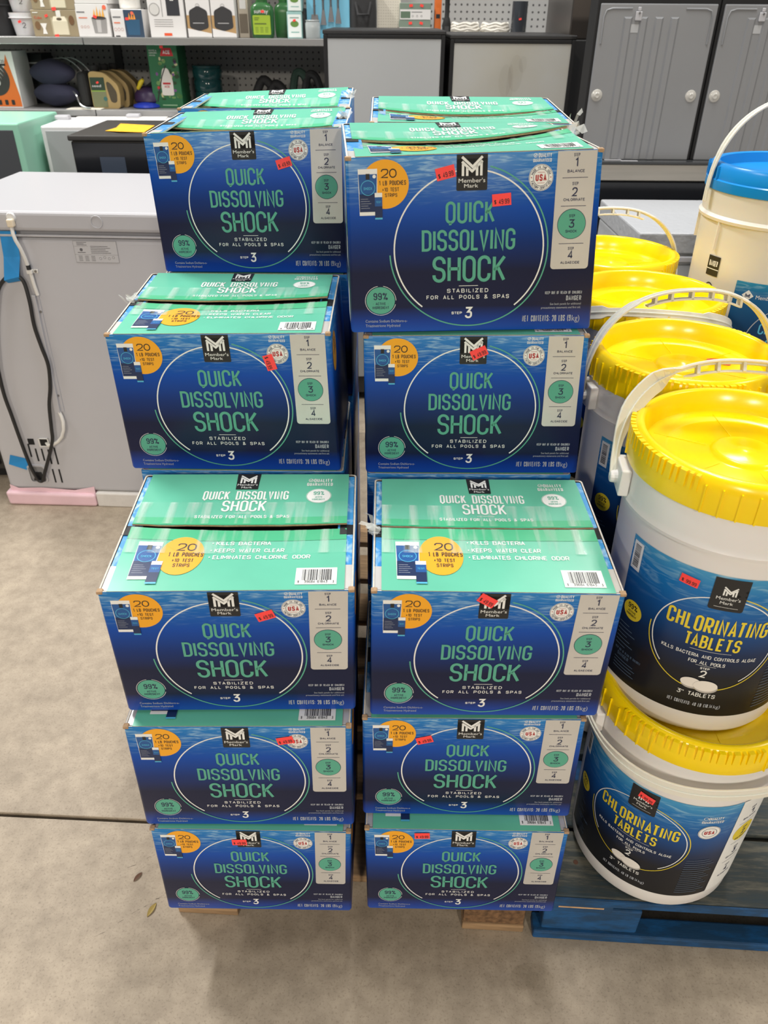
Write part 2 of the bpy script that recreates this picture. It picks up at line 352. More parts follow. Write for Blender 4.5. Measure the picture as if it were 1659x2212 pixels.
def logo_m(P, m, cx, y, wd, ht, lay):
    S = lambda pts: [(cx - wd / 2 + p[0] * wd, y + p[1] * ht) for p in pts]
    t = wd * 0.115
    for pl in ([(.07, 0), (.07, .62)], [(.27, 0), (.27, .44)], [(.93, 0), (.93, .72)], [(.73, 0), (.73, .56)], [(.02, .98), (.52, .46), (.98, .98)], [(.02, .74), (.50, .24), (.98, .76)]):
        P.stroke(m, S(pl), t, lay)

# ------------------------------------------------------------------ setting: floor, wall
M_CONC = mat('concrete', (176, 166, 153), 0.62, noise=0.0)
def concrete_nodes(m):
    nt = m.node_tree; b = nt.nodes['Principled BSDF']; tc = nt.nodes.new('ShaderNodeTexCoord')
    def nz(scale, detail, p0, p1, c0, c1):
        n = nt.nodes.new('ShaderNodeTexNoise'); n.inputs['Scale'].default_value = scale; n.inputs['Detail'].default_value = detail; n.inputs['Roughness'].default_value = 0.65
        nt.links.new(tc.outputs['Object'], n.inputs['Vector']); r = nt.nodes.new('ShaderNodeValToRGB'); r.color_ramp.elements[0].position = p0; r.color_ramp.elements[1].position = p1
        r.color_ramp.elements[0].color = c0; r.color_ramp.elements[1].color = c1; nt.links.new(n.outputs[0], r.inputs[0]); return n, r
    n1, r1 = nz(3.2, 8, 0.30, 0.72, lin((150, 138, 121)), lin((182, 168, 148)))
    n2, r2 = nz(28, 6, 0.34, 0.62, (0.80, 0.79, 0.78, 1), (1.04, 1.04, 1.04, 1))
    n3, r3 = nz(260, 2, 0.30, 0.46, (0.74, 0.73, 0.72, 1), (1, 1, 1, 1))
    a = nt.nodes.new('ShaderNodeMix'); a.data_type = 'RGBA'; a.blend_type = 'MULTIPLY'; a.inputs[0].default_value = 1; nt.links.new(r1.outputs[0], a.inputs[6]); nt.links.new(r2.outputs[0], a.inputs[7])
    c = nt.nodes.new('ShaderNodeMix'); c.data_type = 'RGBA'; c.blend_type = 'MULTIPLY'; c.inputs[0].default_value = 1; nt.links.new(a.outputs[2], c.inputs[6]); nt.links.new(r3.outputs[0], c.inputs[7])
    nt.links.new(c.outputs[2], b.inputs['Base Color'])
    bp = nt.nodes.new('ShaderNodeBump'); bp.inputs['Strength'].default_value = 0.25; bp.inputs['Distance'].default_value = 0.0015
    nt.links.new(n2.outputs[0], bp.inputs['Height']); nt.links.new(bp.outputs[0], b.inputs['Normal'])
concrete_nodes(M_CONC)
M_JOINT = mat('joint_filler', (58, 52, 46), 0.9, noise=0.3, nscale=60)
fb = MB(); fb.box(-6, 6, -5, 6, -0.10, -0.012); floor = struct(fb.build('floor', M_JOINT))
JS = -0.045
def slab(y0, y1):
    b = MB(); yy = lambda x, y: y + (x + 0.58) * JS
    xs = (-6, 6)
    b.hexa([(xs[0], yy(xs[0], y0), -0.014), (xs[1], yy(xs[1], y0), -0.014), (xs[1], yy(xs[1], y1), -0.014), (xs[0], yy(xs[0], y1), -0.014),
            (xs[0], yy(xs[0], y0), 0), (xs[1], yy(xs[1], y0), 0), (xs[1], yy(xs[1], y1), 0), (xs[0], yy(xs[0], y1), 0)])
    return b.build('slab', M_CONC, floor, bevel=0.002)
slab(-4.5, 0.860); slab(0.868, 5.6)
def crack(pts, wd):
    b = MB(); rnd = random.Random(9); P_ = []
    for i in range(len(pts) - 1):
        for k in range(8):
            t = k / 8; P_.append((pts[i][0] + (pts[i + 1][0] - pts[i][0]) * t + rnd.uniform(-1, 1) * .0012, pts[i][1] + (pts[i + 1][1] - pts[i][1]) * t + rnd.uniform(-1, 1) * .0012))
    vs = []
    for (x, y) in P_: q = wd * rnd.uniform(.3, 1); vs += [(x - q, y - q, .0004), (x + q, y + q, .0004)]
    b.add(vs, [(2 * i, 2 * i + 1, 2 * i + 3, 2 * i + 2) for i in range(len(P_) - 1) if i % 7 != 5]); return b.build('hairline_crack', M_JOINT, floor)
crack([(-.470, .640), (-.420, .680), (-.385, .705), (-.350, .735)], .0006); crack([(-.45, .760), (-.405, .792), (-.375, .815)], .0005)
wb = MB(); wb.box(-6, 6, 4.6, 4.7, 0, 4.4); struct(wb.build('wall_back', mat('wall_paint_grey', (120, 122, 124), 0.8, noise=0.05, nscale=3)))

# ------------------------------------------------------------------ raw wood pallet under the cartons
M_CHIP = mat('pressed_chip_block', (110, 82, 56), 0.9, noise=0.45, nscale=120, bump=0.6, bscale=150)
M_WOOD = mat('raw_pallet_wood', (150, 122, 90), 0.85, noise=0.25, nscale=14, stretch=(1, 9, 9), bump=0.25, bscale=60)
pal = thing('wooden_pallet', 'low raw wood pallet with pressed chip blocks under the blue cartons', 'pallet', (-0.018, 1.15, 0), -0.05)
def part_box(name, x0, x1, y0, y1, z0, z1, m, parent, bev=0.002, lab=None):
    o = MB().box(-(x1 - x0) / 2, (x1 - x0) / 2, -(y1 - y0) / 2, (y1 - y0) / 2, -(z1 - z0) / 2, (z1 - z0) / 2).build(name, m, parent, bevel=bev)
    o.location = ((x0 + x1) / 2, (y0 + y1) / 2, (z0 + z1) / 2)
    if lab: o['label'] = lab
    return o
for i, xb in enumerate((-0.245, 0.225)):
    for yb in (-0.415, 0.0, 0.45): part_box('block', xb - 0.049, xb + 0.049, yb - 0.06, yb + 0.06, 0.017, 0.105, M_CHIP, pal)
    part_box('bottom_board', xb - 0.05, xb + 0.05, -0.478, 0.515, 0.0, 0.017, M_WOOD, pal)
for k in range(7):
    y0 = -0.47 + k * 0.150; part_box('deck_board', -0.30, 0.232, y0, y0 + 0.095, 0.105, 0.122, M_WOOD, pal)

# ------------------------------------------------------------------ shock cartons
W, H, D = 0.284, 0.2008, 0.2305
FW, FD, TOPZ = 0.262, 0.1125, 0.0120
def pouch_art(P, x0, x1, y0, y1, tx0, tx1, ty0, ty1, lay):
    hw = (x1 - x0); hh = y1 - y0
    P.poly(M_WHITE, [(x0, y1), (x1, y1), (x1 - hw * .04, y0), (x0 + hw * .04, y0)], lay)
    P.poly(M_POUCH, [(x0 + hw * .02, y1 - hh * .11), (x1 - hw * .02, y1 - hh * .11), (x1 - hw * .06, y0 + hh * .45), (x0 + hw * .06, y0 + hh * .45)], lay + 1)
    P.poly(M_POUCH2, [(x0 + hw * .05, y0 + hh * .47), (x1 - hw * .05, y0 + hh * .47), (x1 - hw * .05, y0 + hh * .08), (x0 + hw * .05, y0 + hh * .08)], lay + 1)
    P.ring(M_LTBLUE, (x0 + x1) / 2, y0 + hh * .60, hw * .36, hw * .36, hw * .03, lay=lay + 2, n=28)
    P.rect(M_BLACK, (x0 + x1) / 2 - hw * .1, (x0 + x1) / 2 + hw * .1, y1 - hh * .22, y1 - hh * .1, lay + 2)
    P.ell(M_WHITE, x1 - hw * .16, y1 - hh * .16, hw * .09, hw * .09, lay + 2, 14)
    P.text(M_LTBLUE, 'SHOCK', (x0 + x1) / 2, y0 + hh * .56, hh * .06, hw * .45, t=.14, lay=lay + 3)
    for k in range(5): P.rect(M_GREYINK, x0 + hw * .12, x0 + hw * (.5 + .08 * (k % 3)), y0 + hh * (.36 - k * .05), y0 + hh * (.367 - k * .05), lay + 2)
    tw = tx1 - tx0; th = ty1 - ty0
    P.rect(M_WHITE, tx0, tx1, ty1 - th * .16, ty1, lay + 3); P.rect(M_POUCH, tx0, tx1, ty0 + th * .5, ty1 - th * .16, lay + 3)
    P.rect(M_POUCH2, tx0, tx1, ty0 + th * .07, ty0 + th * .5, lay + 3); P.rect(M_LTBLUE, tx0, tx1, ty0, ty0 + th * .07, lay + 3)
    P.text(M_LTBLUE, 'TEST', (tx0 + tx1) / 2, ty0 + th * .62, th * .08, tw * .7, t=.14, lay=lay + 4)
def front_art():
    P = Print()
    # silver steps panel (only its two lower corners are round)
    P.poly(M_SILVER, [(0.2331, 0.1972)] + rp([(0.2331, 0.1972), (0.2312, 0.0722), (0.2752, 0.0722), (0.2771, 0.1972)], 0.004)[1:-1] + [(0.2771, 0.1972)], 1)
    xc = 0.2545
    for (n, nm, ys, yn, yw, wn, ww) in (('1', 'BALANCE', .1921, .1810, .1752, .0034, .0196), ('2', 'CHLORINATE', .1633, .1512, .1460, .0062, .0248), ('4', 'ALGAECIDE', .0942, .0836, .0776, .0060, .0224)):
        k = xc - (0.0005 if n == '4' else 0)
        P.text(M_NAVY, 'STEP', k, ys - .0006, .0034, .0066, t=.16, lay=2); P.text(M_NAVY, n, k, yn, .0094, wn, t=.15, lay=2); P.text(M_NAVY, nm, k, yw + .0004, .0030, ww, gap=.35, t=.19, lay=2)
    P.ell(M_NAVY, .2530, .1220, .0164, .0164, 2, 40); P.ell(M_TXTGREEN, .2530, .1220, .0158, .0158, 3, 40)
    P.text(M_NAVY, 'STEP', .2530, .1292, .0033, .0064, t=.16, lay=4); P.text(M_NAVY, '3', .2530, .1180, .0092, .0062, t=.15, lay=4); P.text(M_NAVY, 'SHOCK', .2530, .1128, .0030, .0132, gap=.35, t=.19, lay=4)
    for y in (.1704, .1412, .1008): P.rect(M_NAVY, .2395, .2682, y - .0003, y + .0003, 2)
    # big ring
    P.ring(M_WHITE, .1368, .0970, .0852, .0852, .0016, -50.7, 231, 1, 110); P.ring(M_TXTGREEN, .1368, .0970, .0903, .0903, .0015, 183, 436, 1, 110)
    # logo
    P.rect(M_BLACK, .1214, .1556, .1606, .1930, 3, 0.0015); P.rect(M_BLACK, .1214, .1556, .175, .1974, 3)
    logo_m(P, M_WHITE, .1385, .1757, .0236, .0196, 4)
    P.btext(M_WHITE, "Member's", .1385, .1689, .0044, .0296, 'c', 4); P.btext(M_WHITE, 'Mark', .1377, .1637, .0040, .0156, 'c', 4)
    # title
    P.text(M_TXTGREEN, 'QUICK', .1373, .1258, .0240, .0556, gap=.5, t=.125, lay=2)
    P.text(M_TXTGREEN, 'DISSOLVING', .1370, .0957, .0238, .1085, gap=.5, t=.125, lay=2)
    P.text(M_TXTGREEN, 'SHOCK', .1372, .0594, .0306, .0845, gap=.5, t=.120, lay=2)
    P.rect(M_WHITE, .1256, .1478, .0548, .0554, 2)
    P.text(M_WHITE, 'STABILIZED', .1363, .0471, .0047, .0488, gap=.75, t=.15, lay=2); P.text(M_WHITE, 'FOR ALL POOLS & SPAS', .1363, .0394, .0048, .0964, gap=.75, t=.15, lay=2)
    P.text(M_WHITE, 'STEP', .1235, .0209, .0032, .0123, gap=.5, t=.20, lay=2); P.text(M_WHITE, '3', .1373, .0157, .0140, .0084, t=.16, lay=2)
    # orange roundel and pouch
    P.ell(M_ORANGE, .0425, .1695, .0262, .0256, 1, 44)
    P.text(M_BLACK, '20', .0468, .1762, .0094, .0172, gap=.25, t=.13, lay=2); P.text(M_BLACK, '1 LB POUCHES', .0508, .1686, .0049, .0296, gap=.45, t=.15, lay=2)
    P.text(M_BLACK, '+10 TEST', .0486, .1621, .0042, .0186, gap=.5, t=.15, lay=2); P.text(M_BLACK, 'STRIPS', .0490, .1563, .0040, .0136, gap=.5, t=.15, lay=2)
    pouch_art(P, .0130, .0342, .1372, .1860, .0309, .0391, .1328, .1612, 3)
    # seal and quality mark
    sx, sy = .2155, .1715
    P.ell(M_WHITE, sx, sy, .0137, .0137, 1, 40); P.ring(M_NAVY, sx, sy, .0130, .0130, .0004, lay=2, n=40); P.ring(M_NAVY, sx, sy, .0086, .0086, .0005, lay=2, n=36)
    P.text(M_RED, 'USA', sx, sy - .0036, .0072, .0124, gap=.4, t=.20, lay=2)
    for sgn in (1, -1): P.rect(M_RED, sx - .004, sx + .004, sy + sgn * .0054 - .0002, sy + sgn * .0054 + .0002, 2); P.ell(M_RED, sx + sgn * .0108, sy + .0003, .0007, .0007, 2, 6)
    for txt, r0, a0, a1, up in (('MADE IN THE USA', .0093, 158, 22, 1), ('FACTORY CERTIFIED', .0122, 202, 338, -1)):
        for i, ch in enumerate(txt):
            a = math.radians(a0 + (a1 - a0) * i / (len(txt) - 1)); px, py = sx + r0 * math.cos(a), sy + r0 * math.sin(a); rot = a - PI / 2 * up
            P.T = (lambda px, py, rot: lambda x, y: (px + x * math.cos(rot) - y * math.sin(rot), py + x * math.sin(rot) + y * math.cos(rot)))(px, py, rot)
            P.text(M_NAVY, ch, 0, 0, .0027, None, wf=.42, t=.18, lay=2); P.T = None
    P.text(M_WHITE, 'QUALITY', .2190, .1918, .0042, .0148, gap=.4, t=.16, lay=1)
    return P
def front_art_extra(P):
    P.ring(M_WHITE, .2084, .1939, .0019, .0019, .0005, lay=1, n=18); P.stroke(M_WHITE, [(.2075, .1940), (.2083, .1931), (.2097, .1953)], .0006, 1)
    # 99 % roundel
    P.ell(M_TXTGREEN, .0350, .0391, .0164, .0164, 1, 40); P.ring(M_WHITE, .0350, .0391, .0177, .0177, .0005, 100, 345, 1); P.ring(M_WHITE, .0350, .0391, .0177, .0177, .0005, 0, 80, 1)
    P.text(M_NAVY, '99%', .0350, .0400, .0086, .0166, gap=.35, t=.15, lay=2); P.text(M_NAVY, '* ACTIVE *', .0350, .0337, .0034, .0180, gap=.5, t=.17, lay=2); P.text(M_NAVY, 'INGREDIENT', .0350, .0289, .0034, .0192, gap=.4, t=.17, lay=2)
    P.btext(M_GREYINK, 'Contains Sodium Dichloro-s-', .0169, .0122, .0036, .0486, 'l', 1); P.btext(M_GREYINK, 'Triazinetrione Hydrated', .0169, .0065, .0036, .0404, 'l', 1)
    P.text(M_GREYINK, 'KEEP OUT OF REACH OF CHILDREN', .2706, .0430, .0035, .0437, gap=.35, t=.15, align='r', lay=1); P.text(M_GREYINK, 'DANGER', .2702, .0352, .0058, .0180, gap=.4, t=.16, align='r', lay=1)
    P.btext(M_GREYINK, 'See back panels for additional', .2702, .0300, .0027, .0368, 'r', 1); P.btext(M_GREYINK, 'precautionary statements and first aid.', .2702, .0256, .0027, .0470, 'r', 1)
    P.text(M_GREYINK, 'NET CONTENTS: 20 LBS (9', .2592, .0102, .0076, .0580, gap=.4, t=.12, align='r', lay=1); P.btext(M_GREYINK, 'kg)', .2605, .0102, .0074, .0092, 'l', 1)
    return P
def back_flap_art():
    P = Print()
    P.rect(M_GREEN2, 0.0002, FW - .0002, 0.0002, .0152, 1)
    P.poly(M_BLACK, [(.1140, .1122), (.1448, .1122), (.1440, .0765), (.1152, .0765)], 2); logo_m(P, M_WHITE, .1295, .0905, .0215, .0175, 3)
    P.btext(M_WHITE, "Member's", .1295, .0845, .0046, .0262, 'c', 3); P.btext(M_WHITE, 'Mark', .1290, .0785, .0042, .0140, 'c', 3)
    P.text(M_WHITE, 'QUICK DISSOLVING', .1309, .0530, .0193, .1108, gap=.4, t=.115, lay=2); P.text(M_WHITE, 'SHOCK', .1310, .0276, .0236, .0560, gap=.45, t=.115, lay=2)
    P.rect(M_WHITE, .1203, .1421, .0236, .0242, 2); P.text(M_WHITE, 'STABILIZED FOR ALL POOLS & SPAS', .1315, .0135, .0062, .1180, gap=.7, t=.15, lay=2)
    P.text(M_WHITE, 'QUALITY', .2284, .0928, .0076, .0245, gap=.4, t=.15, lay=2); P.text(M_WHITE, 'GUARANTEED', .2243, .0838, .0072, .0338, gap=.4, t=.15, lay=2)
    P.ring(M_WHITE, .2122, .0967, .0028, .0034, .0008, lay=2, n=18); P.stroke(M_WHITE, [(.2108, .0970), (.2121, .0952), (.2142, .0988)], .0009, 2)
    P.ell(M_WHITE, .2242, .0608, .0152, .0152, 2, 36); P.ring(M_WHITE, .2242, .0608, .0160, .0160, .0004, lay=2, n=36)
    P.text(M_TXTGREEN, '99%', .2242, .0625, .0082, .0140, gap=.35, t=.15, lay=3); P.text(M_TXTGREEN, '* ACTIVE *', .2242, .0560, .0036, .0150, gap=.5, t=.17, lay=3); P.text(M_TXTGREEN, 'INGREDIENT', .2242, .0508, .0036, .0164, gap=.4, t=.17, lay=3)
    return P
def front_flap_art():
    P = Print()
    P.rect(M_GREEN2, .0002, FW - .0002, .0905, .1123, 1)
    P.ell(M_ORANGE, .0700, .0615, .0262, .0352, 2, 44)
    P.text(M_BLACK, '20', .0740, .0700, .0142, .0225, gap=.25, t=.13, lay=3); P.text(M_BLACK, '1 LB POUCHES', .0752, .0590, .0080, .0405, gap=.5, t=.14, lay=3)
    P.text(M_BLACK, '+10 TEST', .0735, .0490, .0064, .0250, gap=.5, t=.15, lay=3); P.text(M_BLACK, 'STRIPS', .0735, .0400, .0064, .0195, gap=.5, t=.15, lay=3)
    pouch_art(P, .0164, .0448, .0185, .0855, .0393, .0516, .0106, .0496, 3)
    for txt, x, y, wd in (('KILLS BACTERIA', .1070, .0819, .0654), ('KEEPS WATER CLEAR', .1070, .0679, .0831), ('ELIMINATES CHLORINE ODOR', .1070, .0547, .1147)):
        P.text(M_WHITE, txt, x, y, .0072, wd, gap=.42, t=.15, align='l', lay=2); P.ell(M_WHITE, x - .0038, y + .0036, .0009, .0011, 2, 8)
    barcode(P, .2064, .2530, .0082, .0372, 2)
    return P
def barcode(P, x0, x1, y0, y1, lay):
    rnd = random.Random(3); P.rect(M_WHITE, x0, x1, y0, y1, lay); wd = x1 - x0; ht = y1 - y0; x = x0 + wd * .16
    while x < x1 - wd * .16:
        bw = wd * rnd.choice((.008, .012, .02, .028)); P.rect(M_BLACK, x, x + bw, y0 + ht * .24, y1 - ht * .1, lay + 1); x += bw + wd * rnd.choice((.008, .012, .018))
    P.text(M_BLACK, '9', x0 + wd * .08, y0 + ht * .08, ht * .15, wd * .035, t=.14, lay=lay + 1); P.text(M_BLACK, '39684 61843', (x0 + x1) / 2, y0 + ht * .08, ht * .15, wd * .56, gap=.45, t=.14, lay=lay + 1); P.text(M_BLACK, '3', x1 - wd * .08, y0 + ht * .08, ht * .15, wd * .035, t=.14, lay=lay + 1)
ART_F = front_art_extra(front_art()); ART_F.text(M_WHITE, 'GUARANTEED', .2162, .1872, .0034, .0205, gap=.4, t=.17, lay=1)
ART_B = back_flap_art(); ART_T = front_flap_art()

def carton(name, label, x, y, z, yaw, dx=(0, 0, 0, 0), dz=(0, 0), backlift=(0, 0, 0), frontlift=(0, 0, 0), stickers=(), art=True, group='stacked pool shock cartons', seed=0, dzb=None, cave=None, scraps=()):
    """x, y = middle of the front face bottom edge; dx = shift of front corners TL TR BL BR; lifts = (middle, ends, tilt) of the free flap edges"""
    rnd = random.Random(seed)
    c, s = math.cos(yaw), math.sin(yaw)
    e = thing(name, label, 'carton', (x - s * D / 2, y + c * D / 2, z), yaw, group)
    Hb = H - (cave or TOPZ); dzb = dzb or dz
    def df(px, py, pz):      # deform: px -W/2..W/2, pz 0..H
        a = px / W + .5; t = pz / H; xl = dx[2] * (1 - t) + dx[0] * t; xr = dx[3] * (1 - t) + dx[1] * t
        return (px + xl * (1 - a) + xr * a, py, pz + t * ((dz[0] * (1 - a) + dz[1] * a) * (.5 - py / D) + (dzb[0] * (1 - a) + dzb[1] * a) * (.5 + py / D)))
    # body: rounded rectangle rings
    b = MB(); loop = []; per = 0.0; R = 0.004; cs = [(-W / 2, -D / 2), (W / 2, -D / 2), (W / 2, D / 2), (-W / 2, D / 2)]
    for k, (cx, cy) in enumerate(cs):
        ox, oy = (R if cx < 0 else -R), (R if cy < 0 else -R)
        for j in range(4):
            a = PI + k * PI / 2 + j * PI / 6; loop.append((cx + ox + R * math.cos(a), cy + oy + R * math.sin(a)))
    n = len(loop); loop.append(loop[0]); us = [0.0]
    for i in range(n): us.append(us[-1] + math.dist(loop[i], loop[i + 1]))
    Hw = H - .0030
    rows = [(0.0, -.0012), (.003, 0.0), (Hb * .5, 0.0), (Hw - .002, 0.0), (Hw, -.0015), (Hw, -.0040), (Hb, -.0042)]
    uv = []
    for zz, off in rows:
        for i in range(n + 1):
            px, py = loop[i]; L = math.hypot(px, py); f = 1 + off / L
            b.v.append(df(px * f, py * f, zz)); uv.append((us[i] / W, zz / H))
    k = n + 1
    for r_ in range(len(rows) - 1):
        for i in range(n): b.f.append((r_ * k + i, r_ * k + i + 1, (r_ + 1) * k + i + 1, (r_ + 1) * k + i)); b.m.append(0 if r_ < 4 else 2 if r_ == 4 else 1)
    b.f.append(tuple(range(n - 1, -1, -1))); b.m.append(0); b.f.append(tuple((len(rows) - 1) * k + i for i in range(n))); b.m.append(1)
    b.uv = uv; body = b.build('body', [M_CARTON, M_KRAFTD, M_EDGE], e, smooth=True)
    # side flaps folded in under the long flaps
    for sd in (-1, 1):
        fb_ = MB(); x0, x1 = (-W / 2 + .0036, -.120 if cave else -.088) if sd < 0 else (.120 if cave else .088, W / 2 - .0036); Hs = H - .012; uvs = []
        for zz in (Hs + .0052, Hs + .0076):
            for px, py in ((x0, -D / 2 + .004), (x1, -D / 2 + .004), (x1, D / 2 - .004), (x0, D / 2 - .004)):
                q = df(px, py, H); fb_.v.append((q[0], q[1], zz + q[2] - H)); uvs.append((px / W * 2, py / W * 2 + .5))
        for f, mi in (((3, 2, 1, 0), 1), ((4, 5, 6, 7), 0), ((0, 1, 5, 4), 1), ((1, 2, 6, 5), 1), ((2, 3, 7, 6), 1), ((3, 0, 4, 7), 1)): fb_.f.append(f); fb_.m.append(mi)
        fb_.uv = uvs; sf = fb_.build('side_flap', [M_FLAPBLUE, M_EDGE], e)
        bt = MB(); xo = sd * (W / 2 - .010); q = df(xo, 0, H); bt.box(q[0] - .0095, q[0] + .0085, -.014, .014, Hs + .0074 + q[2] - H, Hs + .0080 + q[2] - H); bt.build('tape_band', M_BLACK, sf)
        cw = MB(); cq = [df(xo + ax_, ay_, H) for ax_, ay_ in ((-.0093, -D / 2 + .0045), (.0085, -D / 2 + .0045), (.0085, -D / 2 + .045), (-.0093, -D / 2 + .045))]; cw.hexa([(p_[0], p_[1], p_[2] - .0046) for p_ in cq] + [(p_[0], p_[1], p_[2] - .0040) for p_ in cq]); cw.build('paper_patch', M_SILVER, sf)
    # two long top flaps
    flaps = []
    for which, lift in (('back', backlift), ('front', frontlift)):
        def srf(px, py, h, which=which, lift=lift):
            """px 0..FW, py 0..FD (up = towards the back)"""
            fr = (1 - py / FD) if which == 'back' else py / FD
            q = 2 * px / FW - 1; lz = (lift[0] + lift[1] * q * q + lift[2] * q) * fr ** 1.3
            yy = (D / 2 - .001 - FD + py) if which == 'back' else (-D / 2 + .001 + py)
            g = df((px - FW / 2), yy, H); return (g[0], g[1] + (0), g[2] - .0022 + lz + h)
        fm = MB(); nx, ny = 16, 6; th = .0022
        fr_rnd = [rnd.uniform(-1, 1) * .0010 for _ in range(nx + 1)]
        for hz in (0.0, -th):
            for j in range(ny + 1):
                for i in range(nx + 1):
                    py = FD * j / ny; free = (j == 0) if which == 'back' else (j == ny)
                    if free: py += fr_rnd[i] * (0.7 if art else 0)
                    fm.v.append(srf(FW * i / nx, py, hz))
        k2 = (nx + 1) * (ny + 1)
        for j in range(ny):
            for i in range(nx):
                a = j * (nx + 1) + i; fm.f.append((a, a + 1, a + nx + 2, a + nx + 1)); fm.m.append(0); fm.f.append((k2 + a + nx + 1, k2 + a + nx + 2, k2 + a + 1, k2 + a)); fm.m.append(1)
        ed = [(i, i + 1) for i in range(nx)] + [(j * (nx + 1) + nx, (j + 1) * (nx + 1) + nx) for j in range(ny)] + [(ny * (nx + 1) + i + 1, ny * (nx + 1) + i) for i in range(nx)] + [((j + 1) * (nx + 1), j * (nx + 1)) for j in range(ny)]
        for a, c_ in ed: fm.f.append((c_, a, k2 + a, k2 + c_)); fm.m.append(1)
        fo = fm.build('top_flap', [M_GREEN, M_KRAFT], e); flaps.append((fo, srf))
    if not art: return e
    fm_ = lambda px, py, h: df(px - W / 2, -D / 2 - .00022 - h, py)
    ART_F.build('front_print', body, fm_, eps=.00012)
    ART_B.build('flap_print', flaps[0][0], lambda px, py, h: flaps[0][1](px, py, h + .0003), maxlen=.03); ART_T.build('flap_print', flaps[1][0], lambda px, py, h: flaps[1][1](px, py, h + .0003), maxlen=.03)
    # printed short sides
    S1 = Print(); S1.poly(M_SILVER, rp([(.012, .192), (.012, .074), (.066, .074), (.066, .192)], .004)[0:] , 1); S1.ell(M_TXTGREEN, .039, .121, .016, .016, 2, 30); S1.text(M_NAVY, '3', .039, .117, .009, .006, t=.15, lay=3)
    for y in (.17, .141, .101): S1.rect(M_NAVY, .025, .053, y - .0003, y + .0003, 2)
    S3 = Print(); S3.rect(M_WHITE, .008, .05, .010, .050, 1); S3.build('side_label', body, lambda px, py, h: df(-W / 2 - .0003 - h, -D / 2 + px, py))
    S1.build('side_print', body, lambda px, py, h: df(-W / 2 - .0003 - h, -D / 2 + px, py))
    S2 = Print(); S2.ell(M_ORANGE, .038, .160, .026, .0256, 1, 36); S2.text(M_BLACK, '20', .038, .168, .0094, .017, gap=.25, t=.13, lay=2); S2.text(M_BLACK, '1 LB POUCHES', .038, .160, .005, .03, gap=.45, t=.15, lay=2)
    S2.build('side_print', body, lambda px, py, h: df(W / 2 + .0003 + h, -D / 2 + px, py))
    for (sx, sy, sa, *ex) in stickers:
        price_sticker(body, lambda px, py, h: fm_(px, py, h + .0011), sx, sy, sa, '$ 49.99')
    # clear packing tape over the seam edge of each flap
    for (fo, srf), (ya, yb) in zip(flaps, ((.001, .046), (FD - .048, FD - .001))):
        tm = MB(); nx, ny = 16, 3
        for j in range(ny + 1):
            for i in range(nx + 1): tm.v.append(srf(FW * i / nx, ya + (yb - ya) * j / ny, .0016))
        tm.f = [(j * (nx + 1) + i, j * (nx + 1) + i + 1, (j + 1) * (nx + 1) + i + 1, (j + 1) * (nx + 1) + i) for j in range(ny) for i in range(nx)]; tm.m = [0] * len(tm.f); tm.build('clear_tape', M_TAPE, fo)
    for (tx, ty, ts) in scraps:
        tm = MB(); rs = random.Random(seed + 3)
        q = df(tx, ty, H)
        for k in range(7):
            a = rs.uniform(0, 6.3); p0 = Vector(q) + Vector((rs.uniform(-.006, .006), rs.uniform(-.012, .012), -.004)); p1 = p0 + Vector((math.cos(a) * .008, math.sin(a) * .008, rs.uniform(.006, 1) * ts)); p2 = p1 + Vector((rs.uniform(-.008, .008), rs.uniform(-.008, .008), rs.uniform(-.3, .2) * ts)); w_ = Vector((rs.uniform(-1, 1), rs.uniform(-1, 1), .3)).normalized() * .006
            tm.add([p0 - w_, p0 + w_, p1 + w_, p1 - w_, p2 + w_ * .6, p2 - w_ * .6], [(0, 1, 2, 3), (3, 2, 4, 5)])
        tm.build('torn_tape', M_SCRAP, body)
    # frayed cardboard corners of the top edge
    for cx in (-1, 1):
        fr = MB(); q = df(cx * (W / 2 - .003), -D / 2 + .003, H - .0052); fr.box(q[0] - .0036, q[0] + .0036, q[1] - .0036, q[1] + .0036, q[2] - .0012, q[2] + .0032, 0); fr.build('worn_corner', M_KRAFT, body, bevel=.0012)
    return e
def price_sticker(parent, mp, sx, sy, sa, txt, wd=.0212, ht=.0128, maxlen=None):
    P = Print(); a = math.radians(sa); P.T = lambda x, y: (sx + x * math.cos(a) - y * math.sin(a), sy + x * math.sin(a) + y * math.cos(a))
    P.poly(M_STICK, [(-wd / 2, -ht / 2), (wd / 2, -ht / 2), (wd / 2, ht / 2), (-wd / 2, ht / 2)], 1); P.text(M_BLACK, txt, 0.0, -ht * .36, ht * .42, wd * .8, gap=.5, t=.13, lay=2)
    o = P.build('price_sticker', parent, mp, maxlen=maxlen); o['label'] = 'red price sticker reading ' + txt.replace(' ', ''); return o

G = 'blue pool shock cartons'
ZL = [0.122 + k * H for k in range(5)]
LIFT0 = (0.0, 0.0, 0.0)
